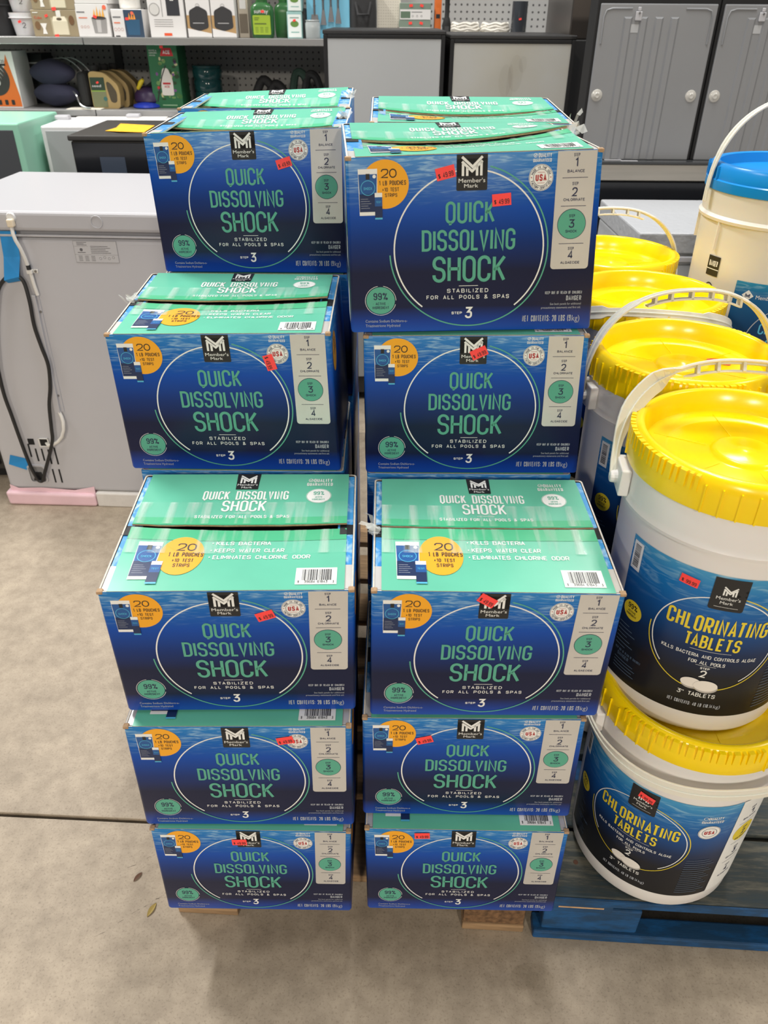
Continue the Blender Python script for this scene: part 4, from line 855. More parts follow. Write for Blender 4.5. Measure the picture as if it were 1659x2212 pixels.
b = MB(); b.tube([(.214, -.006, .315), (.219, -.008, .30), (.222, -.012, .285), (.219, -.014, .262), (.208, -.013, .238), (.193, -.012, .222), (.175, -.012, .211), (.160, -.010, .206), (.150, .002, .208)], .005, 10); b.build('lower_tube', M_TUBE, fz, smooth=True)
b = MB()
for s_ in ((-.015, .015, .0115, .0135), (-.015, .015, -.0135, -.0115)): b.box(.145 + s_[0], .145 + s_[1], -.005, .0, .212 + s_[2], .212 + s_[3])
b.box(.130, .1335, -.005, 0, .1985, .2255); b.box(.1565, .160, -.005, 0, .1985, .2255); b.build('grommet', M_TUBE, fz, bevel=.002)
b = MB(); b.box(.133, .157, -.0012, .0, .200, .224); b.box(.097, .115, -.0012, 0, .203, .222)
b.build('service_hole', M_DARK, fz)
for (x0, z0, z1) in ((.0785, .164, .222), (.095, .162, .205), (.113, .148, .190), (.131, .150, .190), (.150, .140, .188), (.1695, .139, .195), (.1475, .076, .122), (.167, .076, .122)):
    b = MB(); b.box(x0 - .0022, x0 + .0022, -.0012, 0, z0, z1); b.build('vent_slot', M_DARK, fz)
b = MB(); b.box(.076, .124, -.0014, 0, .080, .132); rec = b.build('cord_recess', mat('recess_grey', (140, 140, 142), .6), fz)
b = MB(); P4 = rp([(.072, .075), (.128, .075), (.128, .136), (.072, .136)], .012, True)[:-1]; P5 = rp([(.077, .080), (.123, .080), (.123, .131), (.077, .131)], .008, True)[:-1]; n = len(P4)
b.add([(p[0], -.005, p[1]) for p in P4] + [(p[0], -.005, p[1]) for p in P5] + [(p[0], 0, p[1]) for p in P4], [(i, (i + 1) % n, n + (i + 1) % n, n + i) for i in range(n)] + [(2 * n + i, 2 * n + (i + 1) % n, (i + 1) % n, i) for i in range(n)]); b.build('recess_bezel', M_FRZT, rec)
b = MB(); b.hexa([(.084, -.006, .083), (.118, -.006, .083), (.118, -.001, .083), (.084, -.001, .083), (.094, -.004, .112), (.112, -.004, .112), (.112, -.001, .112), (.094, -.001, .112)]); b.build('cord_boot', M_CORD, rec, bevel=.003)
cord = [(.196, .696), (.205, .690), (.212, .673), (.215, .627), (.211, .566), (.216, .508), (.222, .456), (.212, .394), (.196, .338), (.185, .265), (.179, .228), (.160, .182), (.134, .127), (.116, .090), (.106, .086), (.101, .094), (.095, .125), (.089, .172), (.084, .240), (.080, .306), (.076, .363), (.078, .418), (.082, .459), (.098, .538), (.120, .613), (.141, .662), (.163, .686), (.180, .696), (.196, .696)]
def smooth_path(pts, k=4):
    out = []; n = len(pts)
    for i in range(n - 1):
        p0, p1, p2, p3 = [Vector(pts[max(0, min(n - 1, j))]) for j in (i - 1, i, i + 1, i + 2)]
        for s_ in range(k):
            t = s_ / k; out.append(0.5 * ((2 * p1) + (p2 - p0) * t + (2 * p0 - 5 * p1 + 4 * p2 - p3) * t * t + (-p0 + 3 * p1 - 3 * p2 + p3) * t ** 3))
    out.append(Vector(pts[-1])); return out
b = MB(); b.tube(smooth_path([(p[0], -.016 if .12 < p[1] < .66 else -.012, p[1]) for p in cord], 5), .0050, 8); b.build('power_cord', M_CORD, fz, smooth=True)
b = MB(); b.add([(.176, -.002, .802), (.218, -.002, .802), (.214, -.006, .74), (.172, -.006, .74), (.206, -.020, .695), (.165, -.020, .685), (.205, -.008, .682), (.168, -.008, .675)], [(0, 1, 2, 3), (3, 2, 4, 5), (5, 4, 6, 7)]); b.build('blue_tape', M_BTAPE, fz)
b = MB(); b.add([(.032, -.0012, .167), (.086, -.0012, .154), (.072, -.006, .120), (.020, -.0012, .135)], [(3, 2, 1, 0)]); b.build('blue_tape', M_BTAPE, fz)
P = Print(); P.rect(mat('ink_rating_label', (188, 188, 190), .5), .354, .463, .729, .781, 1)
M_FINE = mat('ink_fine_grey', (96, 96, 100), .6)
for (x0, x1, y0, y1) in ((.354, .463, .729, .7294), (.354, .463, .7806, .781), (.354, .3544, .729, .781), (.4626, .463, .729, .781), (.354, .463, .748, .7484), (.354, .39, .768, .7684)): P.rect(M_FINE, x0, x1, y0, y1, 2)
for k in range(5): P.rect(M_FINE, .396, .446 - .006 * (k % 3), .752 + k * .0040, .7532 + k * .0040, 2)
for k in range(3): P.rect(M_FINE, .363, .388 - .007 * (k % 2), .771 + k * .0030, .7722 + k * .0030, 2)
for k in range(4):
    for j in range(3): P.rect(M_FINE, .362 + j * .016, .372 + j * .016, .733 + k * .0036, .7341 + k * .0036, 2)
P.ell(M_FINE, .372, .760, .004, .004, 2, 10); P.rect(M_FINE, .362, .382, .7525, .754, 2)
for k in range(4): P.ring(M_FINE, .417 + k * .011, .739 + .003 * (k % 2), .003, .003, .0006, lay=2, n=10)
P.build('rating_label', fz, lambda x, y, h: (x, -.0008 - h, y))
b = MB(); b.hexa([(-.008, -.014, 0), (.262, -.012, 0), (.262, .10, 0), (-.008, .10, 0), (-.010, -.016, .046), (.262, -.014, .042), (.262, .10, .042), (-.010, .10, .046)]); b.build('pink_foam_base', M_FOAMP, fz, bevel=.008, seg=3)
b = MB(); b.box(.264, FWd + .005, -.010, .12, 0, .0475); b.box(.02, FWd - .02, .12, FDp, 0, .0475); b.build('white_foam_base', M_FOAMW, fz, bevel=.004)
b = MB(); b.add([(.004, -.002, .045), (.262, -.003, .042), (.262, -.002, .066), (.20, -.0022, .052), (.10, -.0022, .058), (.03, -.002, .054), (.004, -.002, .066)], [(0, 1, 2, 3, 4, 5, 6)]); b.build('foam_film', M_FOAMP, fz)

# ------------------------------------------------------------------ mini fridges
M_MINT = mat('fridge_mint', (150, 206, 182), .35); M_DGREY = mat('fridge_door_dark', (70, 73, 78), .5, noise=.03, nscale=2)
M_BLKG = mat('fridge_black_gloss', (24, 26, 31), .18); M_BLKM = mat('fridge_black_matte', (52, 50, 48), .5)
M_GREYD = mat('fridge_back_grey', (160, 164, 166), .45, noise=.05, nscale=2)
def fridge_box(name, label, x, y, wd, dp, ht, rz, mbody, mdoor, frame=.016, tint=None):
    e = thing(name, label, 'fridge', (x, y, 0), rz, None)
    b = MB(); b.box(0, wd, 0, dp, .02, ht); body = b.build('body', mbody, e, bevel=.006)
    for fx in (.03, wd - .06):
        for fy in (.03, dp - .06): MB().box(fx, fx + .03, fy, fy + .03, 0, .021).build('foot', M_DARK, e)
    b = MB(); b.box(frame, wd - frame, -.002, .002, .05, ht - frame); b.build('back_panel', mdoor, e, bevel=.0015)
    return e
e = fridge_box('mini_fridge', 'mint green mini fridge at the far left behind the freezer', -1.795, 3.004, .477, .40, .922, .012, M_MINT, M_DGREY, .022)
b = MB(); b.box(.05, .30, .05, .30, .9215, .9225); b.build('clear_film', mat('clear_film', (205, 225, 216), .12), e)
e = fridge_box('mini_fridge', 'white mini fridge with grey back between the mint and black fridges', -1.293, 3.139, .44, .29, .900, .05, mat('fridge_white', (214, 214, 216), .35), M_GREYD, .016)
for hx, hy in ((-.005, .19), (.26, .24)): MB().box(hx, hx + .055, hy, hy + .04, .898, .916).build('hinge_cap', M_FRZT, e, bevel=.006)
b = MB(); b.box(.06, .42, .24, .28, .8995, .904); b.build('foam_strip', M_FOAMW, e, bevel=.002)
e = fridge_box('mini_fridge', 'black mini fridge with glossy face and a yellow paper on top', -1.004, 2.646, .46, .41, .913, 0.01, M_BLKM, M_BLKG, .004)
b = MB(); b.box(-.006, .466, -.006, .414, .914, .930); b.build('top_panel', M_BLKM, e, bevel=.004)
b = MB(); b.box(.085, .165, -.0035, -.002, .70, .868); b.build('glossy_reflective_plate', mat('plate_bluegrey', (62, 72, 88), .25), e)
pp = MB(); pts = [(-.92, 2.745), (-.86, 2.705), (-.785, 2.715), (-.79, 2.87), (-.86, 2.90), (-.92, 2.915), (-.91, 2.83)]
pp.add([(x, y, .9318 + .003 * (i % 2)) for i, (x, y) in enumerate(pts)] + [(x, y, .9308 + .003 * (i % 2)) for i, (x, y) in enumerate(pts)], [tuple(range(7)), tuple(range(13, 6, -1))] + [(i, 7 + i, 7 + (i + 1) % 7, (i + 1) % 7) for i in range(7)])
tag(pp.build('paper_sheet', mat('paper_yellow', (232, 172, 30), .7, noise=.08, nscale=30)), 'crumpled yellow paper lying on the black mini fridge', 'paper')
def framed_fridge(label, x0, x1, y, ht, lipm, stain=False):
    e = thing('mini_fridge', label, 'fridge', (x0, y, 0)); wd = x1 - x0
    MB().box(0, wd, .006, .50, .03, ht - .012).build('body', M_BLKM, e, bevel=.004); MB().box(-.002, wd + .002, -.004, .50, ht - .012, ht).build('top_panel', mat('fridge_black_top', (34, 34, 35), .4), e, bevel=.003)
    for nm, a in (('frame_rail', (0, .012, .10, ht - .012)), ('frame_rail', (wd - .012, wd, .10, ht - .012)), ('frame_rail', (.012, wd - .012, ht - .022, ht - .012))): MB().box(a[0], a[1], -.004, .006, a[2], a[3]).build(nm, M_DARK, e, bevel=.002)
    MB().box(.012, wd - .012, -.001, .006, .10, ht - .022).build('back_panel', lipm, e, bevel=.001)
    for fx in (.03, wd - .06):
        for fy in (.04, .42): MB().box(fx, fx + .03, fy, fy + .03, 0, .031).build('foot', M_DARK, e)
    return e
framed_fridge('grey backed black framed fridge behind the gap between the two rear stacks', -.195, .174, 2.70, 1.216, mat('panel_galv', (172, 175, 176), .42, noise=.03, nscale=3))
M_STAIN = mat('panel_galv_stained', (176, 178, 177), .42, noise=.05, nscale=4, col2=(170, 168, 158))
F2 = framed_fridge('grey backed black framed fridge with a faint brown stain, right of its twin', .190, .570, 2.70, 1.206, M_STAIN)
M_SMEAR = mat('brown_smear', (126, 110, 84), .6, alpha=.055)
def smear(parent, blobs, mp, name='smear'):
    P_ = Print()
    for k, (x, y, rx, ry) in enumerate(blobs): P_.ell(M_SMEAR, x, y, rx, ry, 1 + k, 22)
    return P_.build(name, parent, mp, eps=.0002)
smear(F2, [(.175, 1.085, .020, .045), (.205, 1.105, .022, .050), (.190, 1.07, .010, .060), (.225, 1.13, .012, .022)], lambda x, y, h: (x, -.0014 - h, y))
smear(floor, [(.236, .585, .034, .026), (.250, .578, .024, .034), (.225, .590, .022, .018), (.240, .583, .016, .014)], lambda x, y, h: (x, y, .0004 + h), 'floor_stain')
# tall dark stainless fridge
e = thing('tall_fridge', 'tall dark stainless fridge standing behind the framed fridges', 'fridge', (.60, 2.96, 0))
MB().box(0, .30, 0, .46, .03, 1.19).build('body', mat('fridge_black_side', (40, 40, 41), .4), e, bevel=.004); MB().box(0, .30, .002, .46, 1.19, 1.75).build('upper_door', mat('dark_stainless', (96, 90, 86), .3, metal=.8, noise=.1, nscale=4), e, bevel=.004)
MB().box(-.002, .02, -.012, .0, 1.186, 1.192).build('door_trim', M_STEEL, e); MB().box(.02, .28, .02, .44, 0, .031).build('base', M_DARK, e)

# ------------------------------------------------------------------ ribbed appliance backs standing on a stainless range
M_PANEL = mat('ribbed_galv_panel', (140, 142, 145), .42, metal=.25, noise=.04, nscale=2.5); M_RIB = mat('rib_highlight', (150, 152, 155), .36, metal=.3)
rg = thing('kitchen_range', 'stainless steel range with a black glass front at the right background', 'range', (.58, 2.46, 0))
MB().box(0, 1.0, .02, .46, .03, .885).build('body', mat('range_side_dark', (70, 70, 72), .4), rg, bevel=.003)
MB().box(-.002, 1.004, 0, .46, .885, .893).build('cooktop', mat('range_top', (60, 62, 64), .25), rg, bevel=.002)
MB().box(0, 1.0, -.004, .022, .840, .885).build('control_panel', mat('brushed_stainless', (178, 172, 162), .28, metal=.85, noise=.06, nscale=4, stretch=(1, 1, 30)), rg, bevel=.003)
MB().box(.03, .97, .0, .022, .30, .838).build('glass_door', M_BLKG, rg, bevel=.003); MB().box(.0, .028, .002, .022, .30, .838).build('door_frame', mat('brushed_stainless', (178, 172, 162)), rg); MB().box(.972, 1.0, .002, .022, .30, .838).build('door_frame', mat('brushed_stainless', (178, 172, 162)), rg)
MB().box(.02, .98, .04, .44, 0, .031).build('base', M_DARK, rg)
for (x0, x1, lab) in ((.583, .909, 'grey ribbed appliance back with two round clear caps, upright on the range'), (.924, 1.25, 'second grey ribbed appliance back at the right frame edge, on the range')):
    e = thing('appliance_back', lab, 'appliance', (x0, 2.5, .893), 0, 'ribbed appliances on the range'); wd = x1 - x0; ht = .392
    MB().box(-.006, wd + .006, .006, .10, 0, ht + .06).build('body', M_DARK, e, bevel=.003); MB().box(.002, wd - .002, 0, .008, 0, ht).build('back_panel', M_PANEL, e, bevel=.003)
    for k in range(4):
        xx = .070 + k * .043
        b = MB(); b.hexa([(xx, -.0002, .0), (xx + .022, -.0002, .0), (xx + .022, .002, .0), (xx, .002, .0), (xx, -.0002, ht - .035), (xx + .022, -.0002, ht - .035), (xx + .022, .002, ht - .035), (xx, .002, ht - .035)])
        b = MB(); b.hexa([(xx + .004, -.0035, .002), (xx + .018, -.0035, .002), (xx + .024, .0005, .002), (xx - .002, .0005, .002), (xx + .004, -.0035, ht - .035), (xx + .018, -.0035, ht - .035), (xx + .024, .0005, ht - .030), (xx - .002, .0005, ht - .030)]); b.build('rib', M_PANEL, e)
    for sgn, xo in ((1, .014), (-1, wd - .014)):
        b = MB(); b.tube([Vector((xo, -.0005, ht - .095)), Vector((xo, -.0005, ht - .03)), Vector((xo + sgn * .005, -.0005, ht - .016)), Vector((xo + sgn * .02, -.0005, ht - .0115)), Vector((xo + sgn * .075, -.0005, ht - .0115))], .0028, 6); b.build('embossed_corner', M_PANEL, e, smooth=True)
    b = MB(); b.box(.099, .117, -.006, 0, ht - .040, ht - .018); b.box(.104, .113, -.005, 0, ht - .018, ht - .008); cl = b.build('white_clip', M_FRZT, e, bevel=.002)
    b = MB(); b.lathe([(.0001, .0025), (.0025, .0025), (.003, 0)], 10); b.v = [(.109 + v[0], -.006 - v[2], ht - .022 + v[1]) for v in b.v]; b.build('screw', M_STEEL, cl)
    MB().box(.088, .126, -.0008, 0, ht - .068, ht - .048).build('clear_label', mat('clear_label', (176, 178, 180), .3), e)
    for xc_ in (.024, wd - .030):
        b = MB(); b.lathe([(.0001, .006), (.006, .007), (.009, .004), (.0145, .0025), (.016, 0)], 22); b.v = [(xc_ + v[0], -v[2], .170 + v[1]) for v in b.v]; b.build('clear_cap', mat('clear_cap', (190, 188, 182), .12), e, smooth=True)
for k, (x0, x1, yy) in enumerate(((.655, .705, 2.490), (.700, .750, 2.474))):
    b = MB(); b.box(x0, x1, yy - .006, yy + .006, .8932, .8945); tag(b.build('tape_strip', M_FRZT), ['short white strip lying nearer the cartons on the range top', 'short white strip lying further right on the range top'][k], 'tape')

# ------------------------------------------------------------------ white freezer at right behind the buckets
e = thing('small_freezer', 'white textured small freezer behind the yellow lids, right of the cartons', 'freezer', (.629, 1.95, 0), 0.0)
M_TEXW = mat('freezer_textured_white', (172, 175, 179), .45, bump=1.0, bscale=60); M_TEXG = mat('freezer_textured_grey', (176, 179, 182), .45, bump=.8, bscale=60)
MB().box(.004, .52, .01, .412, .03, .755).build('body', M_TEXG, e, bevel=.006); MB().box(0, .524, 0, .414, .756, .806).build('lid', M_TEXW, e, bevel=.004)
MB().box(0, .524, -.002, .01, .735, .750).build('trim_rail', M_FRZT, e, bevel=.003); MB().box(.03, .50, .002, .012, .10, .728).build('door_panel', mat('freezer_door_grey', (168, 172, 176), .4), e, bevel=.004)
MB().box(0, .016, -.004, .012, .05, .735).build('edge_post', M_FRZT, e, bevel=.003); MB().box(.02, .50, .03, .40, 0, .031).build('base', M_DARK, e)
MB().box(-.002, .004, .02, .40, .30, .70).build('side_panel', mat('freezer_side_grey', (182, 184, 188), .35), e)

e = thing('black_cabinet', 'black low cabinet at the left edge, half hidden behind the white freezer', 'cabinet', (-1.95, 2.08, 0))
MB().box(0, .76, 0, .46, .04, .80).build('body', M_BLKM, e, bevel=.004); MB().box(-.004, .764, -.006, .464, .80, .815).build('top_panel', mat('fridge_black_top', (34, 34, 35)), e, bevel=.003); MB().box(.02, .74, -.006, .0, .06, .78).build('front_panel', M_DARK, e, bevel=.002); MB().box(.03, .73, .03, .43, 0, .041).build('plinth', M_DARK, e)

# ------------------------------------------------------------------ gondola shelving
def mat_peg(name, col, hole):
    m = bpy.data.materials.new(name); m.use_nodes = True; nt = m.node_tree; b = nt.nodes['Principled BSDF']; b.inputs['Roughness'].default_value = .55
    tc = nt.nodes.new('ShaderNodeTexCoord'); sp = nt.nodes.new('ShaderNodeSeparateXYZ'); nt.links.new(tc.outputs['Object'], sp.inputs[0]); ds = []
    for ax in (0, 2):
        a = nt.nodes.new('ShaderNodeMath'); a.operation = 'MULTIPLY'; a.inputs[1].default_value = 1 / .0254; nt.links.new(sp.outputs[ax], a.inputs[0])
        f = nt.nodes.new('ShaderNodeMath'); f.operation = 'FRACT'; nt.links.new(a.outputs[0], f.inputs[0])
        s_ = nt.nodes.new('ShaderNodeMath'); s_.operation = 'SUBTRACT'; s_.inputs[1].default_value = .5; nt.links.new(f.outputs[0], s_.inputs[0])
        p = nt.nodes.new('ShaderNodeMath'); p.operation = 'POWER'; p.inputs[1].default_value = 2; nt.links.new(s_.outputs[0], p.inputs[0]); ds.append(p)
    ad = nt.nodes.new('ShaderNodeMath'); ad.operation = 'ADD'; nt.links.new(ds[0].outputs[0], ad.inputs[0]); nt.links.new(ds[1].outputs[0], ad.inputs[1])
    lt = nt.nodes.new('ShaderNodeMath'); lt.operation = 'LESS_THAN'; lt.inputs[1].default_value = .028; nt.links.new(ad.outputs[0], lt.inputs[0])
    mx = nt.nodes.new('ShaderNodeMix'); mx.data_type = 'RGBA'; nt.links.new(lt.outputs[0], mx.inputs[0]); mx.inputs[6].default_value = lin(col); mx.inputs[7].default_value = lin(hole); nt.links.new(mx.outputs[2], b.inputs['Base Color'])
    MATS[name] = m; return m
M_PEG = mat_peg('pegboard_grey', (160, 160, 158), (66, 66, 66))
M_SHELF = mat('shelf_steel_grey', (150, 150, 150), .4, metal=.3); M_LIP = mat('shelf_price_rail', (168, 168, 166), .25, metal=.6)
SH1, SH0, GY = 1.174, .924, 3.45
g = thing('gondola_shelving', 'long grey pegboard store shelving along the back with stocked shelves', 'shelving', (-2.2, GY, 0))
for k in range(3):
    x0 = k * 1.02; part_box('pegboard_panel', x0 + .004, x0 + 1.016, .42, .435, .10, 1.80, M_PEG, g, 0)
    part_box('upper_shelf', x0 + .002, x0 + 1.018, .004, .42, SH1 - .022, SH1, M_SHELF, g, .001); part_box('lower_shelf', x0 + .002, x0 + 1.018, .004, .42, SH0 - .022, SH0, M_SHELF, g, .001)
    if k < 2: part_box('shade_shelf', x0 + .002, x0 + 1.018, .10, .42, 1.60, 1.62, M_SHELF, g, .001)  # unseen shelf, added to shade the goods and bays below it
    part_box('price_rail', x0 + .002, x0 + 1.018, -.006, .004, SH1 - .024, SH1 + .001, M_LIP, g, .002); part_box('price_rail', x0 + .002, x0 + 1.018, -.006, .004, SH0 - .022, SH0 + .001, M_SHELF, g, .002)
    part_box('base_shelf', x0 + .002, x0 + 1.018, .004, .42, 0, .12, M_SHELF, g, .002)
for k in range(4): part_box('upright_post', k * 1.02 - .016, k * 1.02 + .016, .405, .445, 0, 1.82, mat('post_dark', (60, 60, 60), .5), g, .001)

def carton_item(name, label, cat, x0, x1, y0, dp, z0, z1, m, art=None, group=None, rz=0.0):
    e = thing(name, label, cat, ((x0 + x1) / 2, y0, z0), rz, group); wd = x1 - x0; ht = z1 - z0
    b = MB(); b.box(-wd / 2, wd / 2, 0, dp, 0, ht); bd = b.build('body', m, e, bevel=.0015, seg=1)
    if art:
        P = Print(); art(P, wd, ht); P.build('front_print', bd, lambda x, y, h: (x - wd / 2, -.0004 - h, y), eps=.0003)
    return e
RED_T = mat('price_dot_red', (255, 70, 62), .5)
def dot(P, x, y, s=.012, a=20): 
    c, q = math.cos(math.radians(a)), math.sin(math.radians(a)); P.poly(RED_T, [(x + (u * c - v * q), y + (u * q + v * c)) for u, v in ((-s / 2, -s / 3), (s / 2, -s / 3), (s / 2, s / 3), (-s / 2, s / 3))], 6)
C = lambda r, g_, b_: mat('print_%d_%d_%d' % (r, g_, b_), (r, g_, b_), .5)
PB = C(220, 218, 216); TAN = C(150, 136, 108); ORG = C(214, 108, 38)
U = 'goods on the upper shelf'; Lo = 'goods on the lower shelf'
# black bucket and white tubs
def open_tub(label, x, y, z, r0, r1, h, m, num=None, group=U):
    e = thing('plastic_tub', label, 'tub', (x, y, z), 0, group); b = MB(); b.lathe([(0, 0), (r0, 0), (r0 + .002, .004), (r1 - .003, h * .78), (r1, h * .80), (r1 + .002, h), (r1 - .002, h), (r1 - .006, h * .8), (r0 - .003, .006), (0, .006)], 40); bd = b.build('body', m, e, smooth=True)
    MB().lathe([(r1 + .001, h * .76), (r1 + .004, h * .77), (r1 + .004, h * .80), (r1 + .001, h * .81)], 40).build('rim_band', m, e, smooth=True)
    if num:
        P = Print(); P.text(M_BLACK, num, .012, h * .35, .018, .012, t=.12, lay=1); dot(P, -.002, h * .62); P.build('front_print', bd, lambda x_, y_, hh: ((r1 + .003 + hh) * math.sin(x_ / r1), -(r1 + .003 + hh) * math.cos(x_ / r1), y_), maxlen=.01)
    return e
open_tub('black plastic tub at the far left end of the upper shelf', -1.56, 3.62, SH1, .062, .075, .13, mat('tub_black', (38, 38, 40), .4))
TW = mat('tub_white', (222, 222, 224), .3, sss=.1)
open_tub('lower translucent white tub of the stacked pair on the upper shelf', -1.445, 3.60, SH1, .046, .060, .078, TW, '2')
open_tub('upper translucent white tub nested on its twin on the upper shelf', -1.440, 3.60, SH1 + .0785, .046, .060, .078, TW, '2')
def cube_art(P, w_, h_):
    P.rect(C(178, 168, 140), w_ * .42, w_ * .80, h_ * .06, h_ * .72, 1, .004); P.rect(C(214, 206, 180), w_ * .45, w_ * .78, h_ * .08, h_ * .58, 2); P.poly(C(236, 228, 204), [(w_ * .45, h_ * .58), (w_ * .78, h_ * .58), (w_ * .74, h_ * .76), (w_ * .49, h_ * .76)], 2)
    P.ell(C(90, 78, 60), w_ * .61, h_ * .66, w_ * .06, h_ * .05, 3, 16); P.rect(C(226, 224, 216), w_ * .56, w_ * .66, h_ * .74, h_ * .98, 3)
    P.poly(C(230, 228, 222), [(w_ * .20, h_ * .10), (w_ * .30, h_ * .10), (w_ * .27, h_ * .30), (w_ * .32, h_ * .5), (w_ * .17, h_ * .5), (w_ * .22, h_ * .3)], 2); P.ell(C(110, 80, 52), w_ * .88, h_ * .62, w_ * .06, h_ * .18, 2, 16); P.ell(C(120, 92, 62), w_ * .11, h_ * .42, w_ * .06, h_ * .16, 2, 14)
    P.btext(C(200, 70, 40), 'Cube', w_ * .06, h_ * .66, h_ * .11, w_ * .17, 'l', 3); P.rect(C(230, 230, 226), w_ * .04, w_ * .16, h_ * .88, h_ * .91, 3); dot(P, w_ * .34, h_ * .78); dot(P, w_ * .5, h_ * .03, .016, 5)
carton_item('fire_pit_box', 'lower tan boxed tabletop fire cube on the upper shelf beside the tubs', 'box', -1.383, -1.208, 3.5, .18, SH1, SH1 + .088, TAN, cube_art, U)
carton_item('fire_pit_box', 'upper tan boxed tabletop fire cube lying on its twin', 'box', -1.372, -1.205, 3.5, .18, SH1 + .0885, SH1 + .176, TAN, cube_art, U)
def pit_art(P, w_, h_):
    P.poly(C(150, 148, 146), [(w_ * .50, h_ * .12), (w_ * .88, h_ * .12), (w_ * .92, h_ * .58), (w_ * .46, h_ * .58)], 1); P.poly(C(190, 188, 186), [(w_ * .60, h_ * .14), (w_ * .72, h_ * .14), (w_ * .74, h_ * .56), (w_ * .60, h_ * .56)], 2); P.ell(C(70, 68, 66), w_ * .69, h_ * .58, w_ * .22, h_ * .05, 3, 18)
    for k in range(4): P.poly(C(232, 172, 74), [(w_ * (.52 + k * .09), h_ * .60), (w_ * (.60 + k * .09), h_ * .60), (w_ * (.58 + k * .09), h_ * (.86 + .08 * (k % 2)))], 3)
    P.rect(C(226, 120, 84), w_ * .08, w_ * .34, h_ * .57, h_ * .60, 2); P.rect(M_FINE, w_ * .04, w_ * .28, h_ * .74, h_ * .77, 2)
    for k in range(3): P.ring(C(190, 130, 110), w_ * (.13 + .1 * k), h_ * .31, w_ * .03, w_ * .03, .001, lay=2, n=12)
    P.ell(C(236, 110, 80), w_ * .9, h_ * .9, w_ * .06, w_ * .06, 3, 14); dot(P, w_ * .58, h_ * .62, .014, -20)
carton_item('fire_pit_box', 'white box picturing a silver fire pit with flames, upper shelf', 'box', -1.209, -1.082, 3.5, .14, SH1, SH1 + .108, PB, pit_art, U)
carton_item('fire_pit_box', 'plain white box lying on top of the silver fire pit box', 'box', -1.205, -1.075, 3.5, .14, SH1 + .1085, SH1 + .170, PB, None, U)
def bluepit_art(P, w_, h_):
    P.rect(C(46, 66, 88), w_ * .40, w_ * 1.0, 0, h_ * .98, 1); P.poly(C(40, 84, 116), [(w_ * .48, h_ * .08), (w_ * .86, h_ * .08), (w_ * .90, h_ * .64), (w_ * .44, h_ * .64)], 2)
    for k in range(3): P.poly(C(232, 150, 54), [(w_ * (.54 + k * .08), h_ * .64), (w_ * (.62 + k * .08), h_ * .64), (w_ * (.58 + k * .08), h_ * .88)], 3)
    P.rect(M_FINE, w_ * .04, w_ * .3, h_ * .70, h_ * .74, 2); P.rect(C(226, 120, 84), w_ * .06, w_ * .26, h_ * .50, h_ * .54, 2)
    for k in range(3): P.ring(C(180, 120, 110), w_ * (.08 + .11 * k), h_ * .28, w_ * .04, w_ * .04, .001, lay=2, n=12)
    dot(P, w_ * .5, h_ * .66, .013, 0); P.ell(C(236, 110, 80), w_ * .68, h_ * .86, w_ * .05, w_ * .05, 4, 14); P.rect(M_BLACK, w_ * .06, w_ * .2, h_ * .02, h_ * .06, 3)
carton_item('fire_pit_box', 'white and navy box picturing a blue fire pit, upper shelf', 'box', -1.072, -.952, 3.5, .14, SH1, SH1 + .092, PB, bluepit_art, U)
b = MB(); b.lathe([(0, 0), (.036, 0), (.040, .004), (.040, .052), (.037, .052), (.037, .006), (0, .006)], 32); wv = thing('woven_basket', 'small white woven basket standing on the navy fire pit box', 'basket', (-1.013, 3.57, SH1 + .0925), 0, U); b.build('body', mat('woven_white', (216, 214, 208), .7, bump=1.0, bscale=260), wv, smooth=True); MB().tube([(.041 * math.cos(a * PI / 16), .041 * math.sin(a * PI / 16), .052) for a in range(33)], .003, 6).build('rim', mat('woven_white', (216, 214, 208)), wv, smooth=True)
def acc_art(P, w_, h_):
    P.ell(C(150, 148, 146), w_ * .18, h_ * .46, w_ * .15, w_ * .15, 1, 26); P.ell(C(206, 204, 200), w_ * .18, h_ * .46, w_ * .13, w_ * .13, 2, 26)
    P.rect(C(150, 148, 146), w_ * .38, w_ * .40, h_ * .34, h_ * .72, 1); P.ell(C(130, 128, 126), w_ * .39, h_ * .73, w_ * .03, h_ * .02, 1, 12); P.rect(C(44, 46, 52), w_ * .52, w_ * .88, h_ * .36, h_ * .80, 1); P.rect(PB, w_ * .64, w_ * .74, h_ * .60, h_ * .64, 2)
    for k in range(4): P.rect(C(120, 118, 116), w_ * .14, w_ * .66, h_ * (.29 - k * .036), h_ * (.294 - k * .036) + .0006, 1)
    P.rect(C(222, 84, 44), w_ * .38, w_ * .60, h_ * .03, h_ * .075, 1)
carton_item('accessory_box', 'tall white box picturing steel fire pit tools, upper shelf', 'box', -.927, -.788, 3.5, .12, SH1, SH1 + .20, PB, acc_art, U)
def pouch_box(P, w_, h_):
    P.rect(C(176, 142, 96), 0, w_, h_ * .08, h_ * .40, 1); P.poly(PB, [(0, h_ * .17), (0, h_ * .02), (w_, h_ * .02), (w_, h_ * .08)], 2); pts = rp([(w_ * .12, h_ * .48), (w_ * .5, h_ * .57), (w_ * .88, h_ * .48), (w_ * .90, h_ * .18), (w_ * .5, h_ * .12), (w_ * .10, h_ * .18)], w_ * .08, True)[:-1]
    P.poly(C(48, 48, 50), pts, 3); P.ring(C(80, 80, 80), w_ * .5, h_ * .57, w_ * .08, w_ * .06, .001, lay=4, n=14); P.rect(C(170, 170, 170), w_ * .25, w_ * .72, h_ * .255, h_ * .27, 4)
for k, (x0, x1) in enumerate(((-.780, -.688), (-.684, -.592))): carton_item('cover_box', ['left white box picturing a black carrying cover, upper shelf', 'right white box picturing a black carrying cover, upper shelf'][k], 'box', x0, x1, 3.5, .12, SH1, SH1 + .185, PB, pouch_box, U)
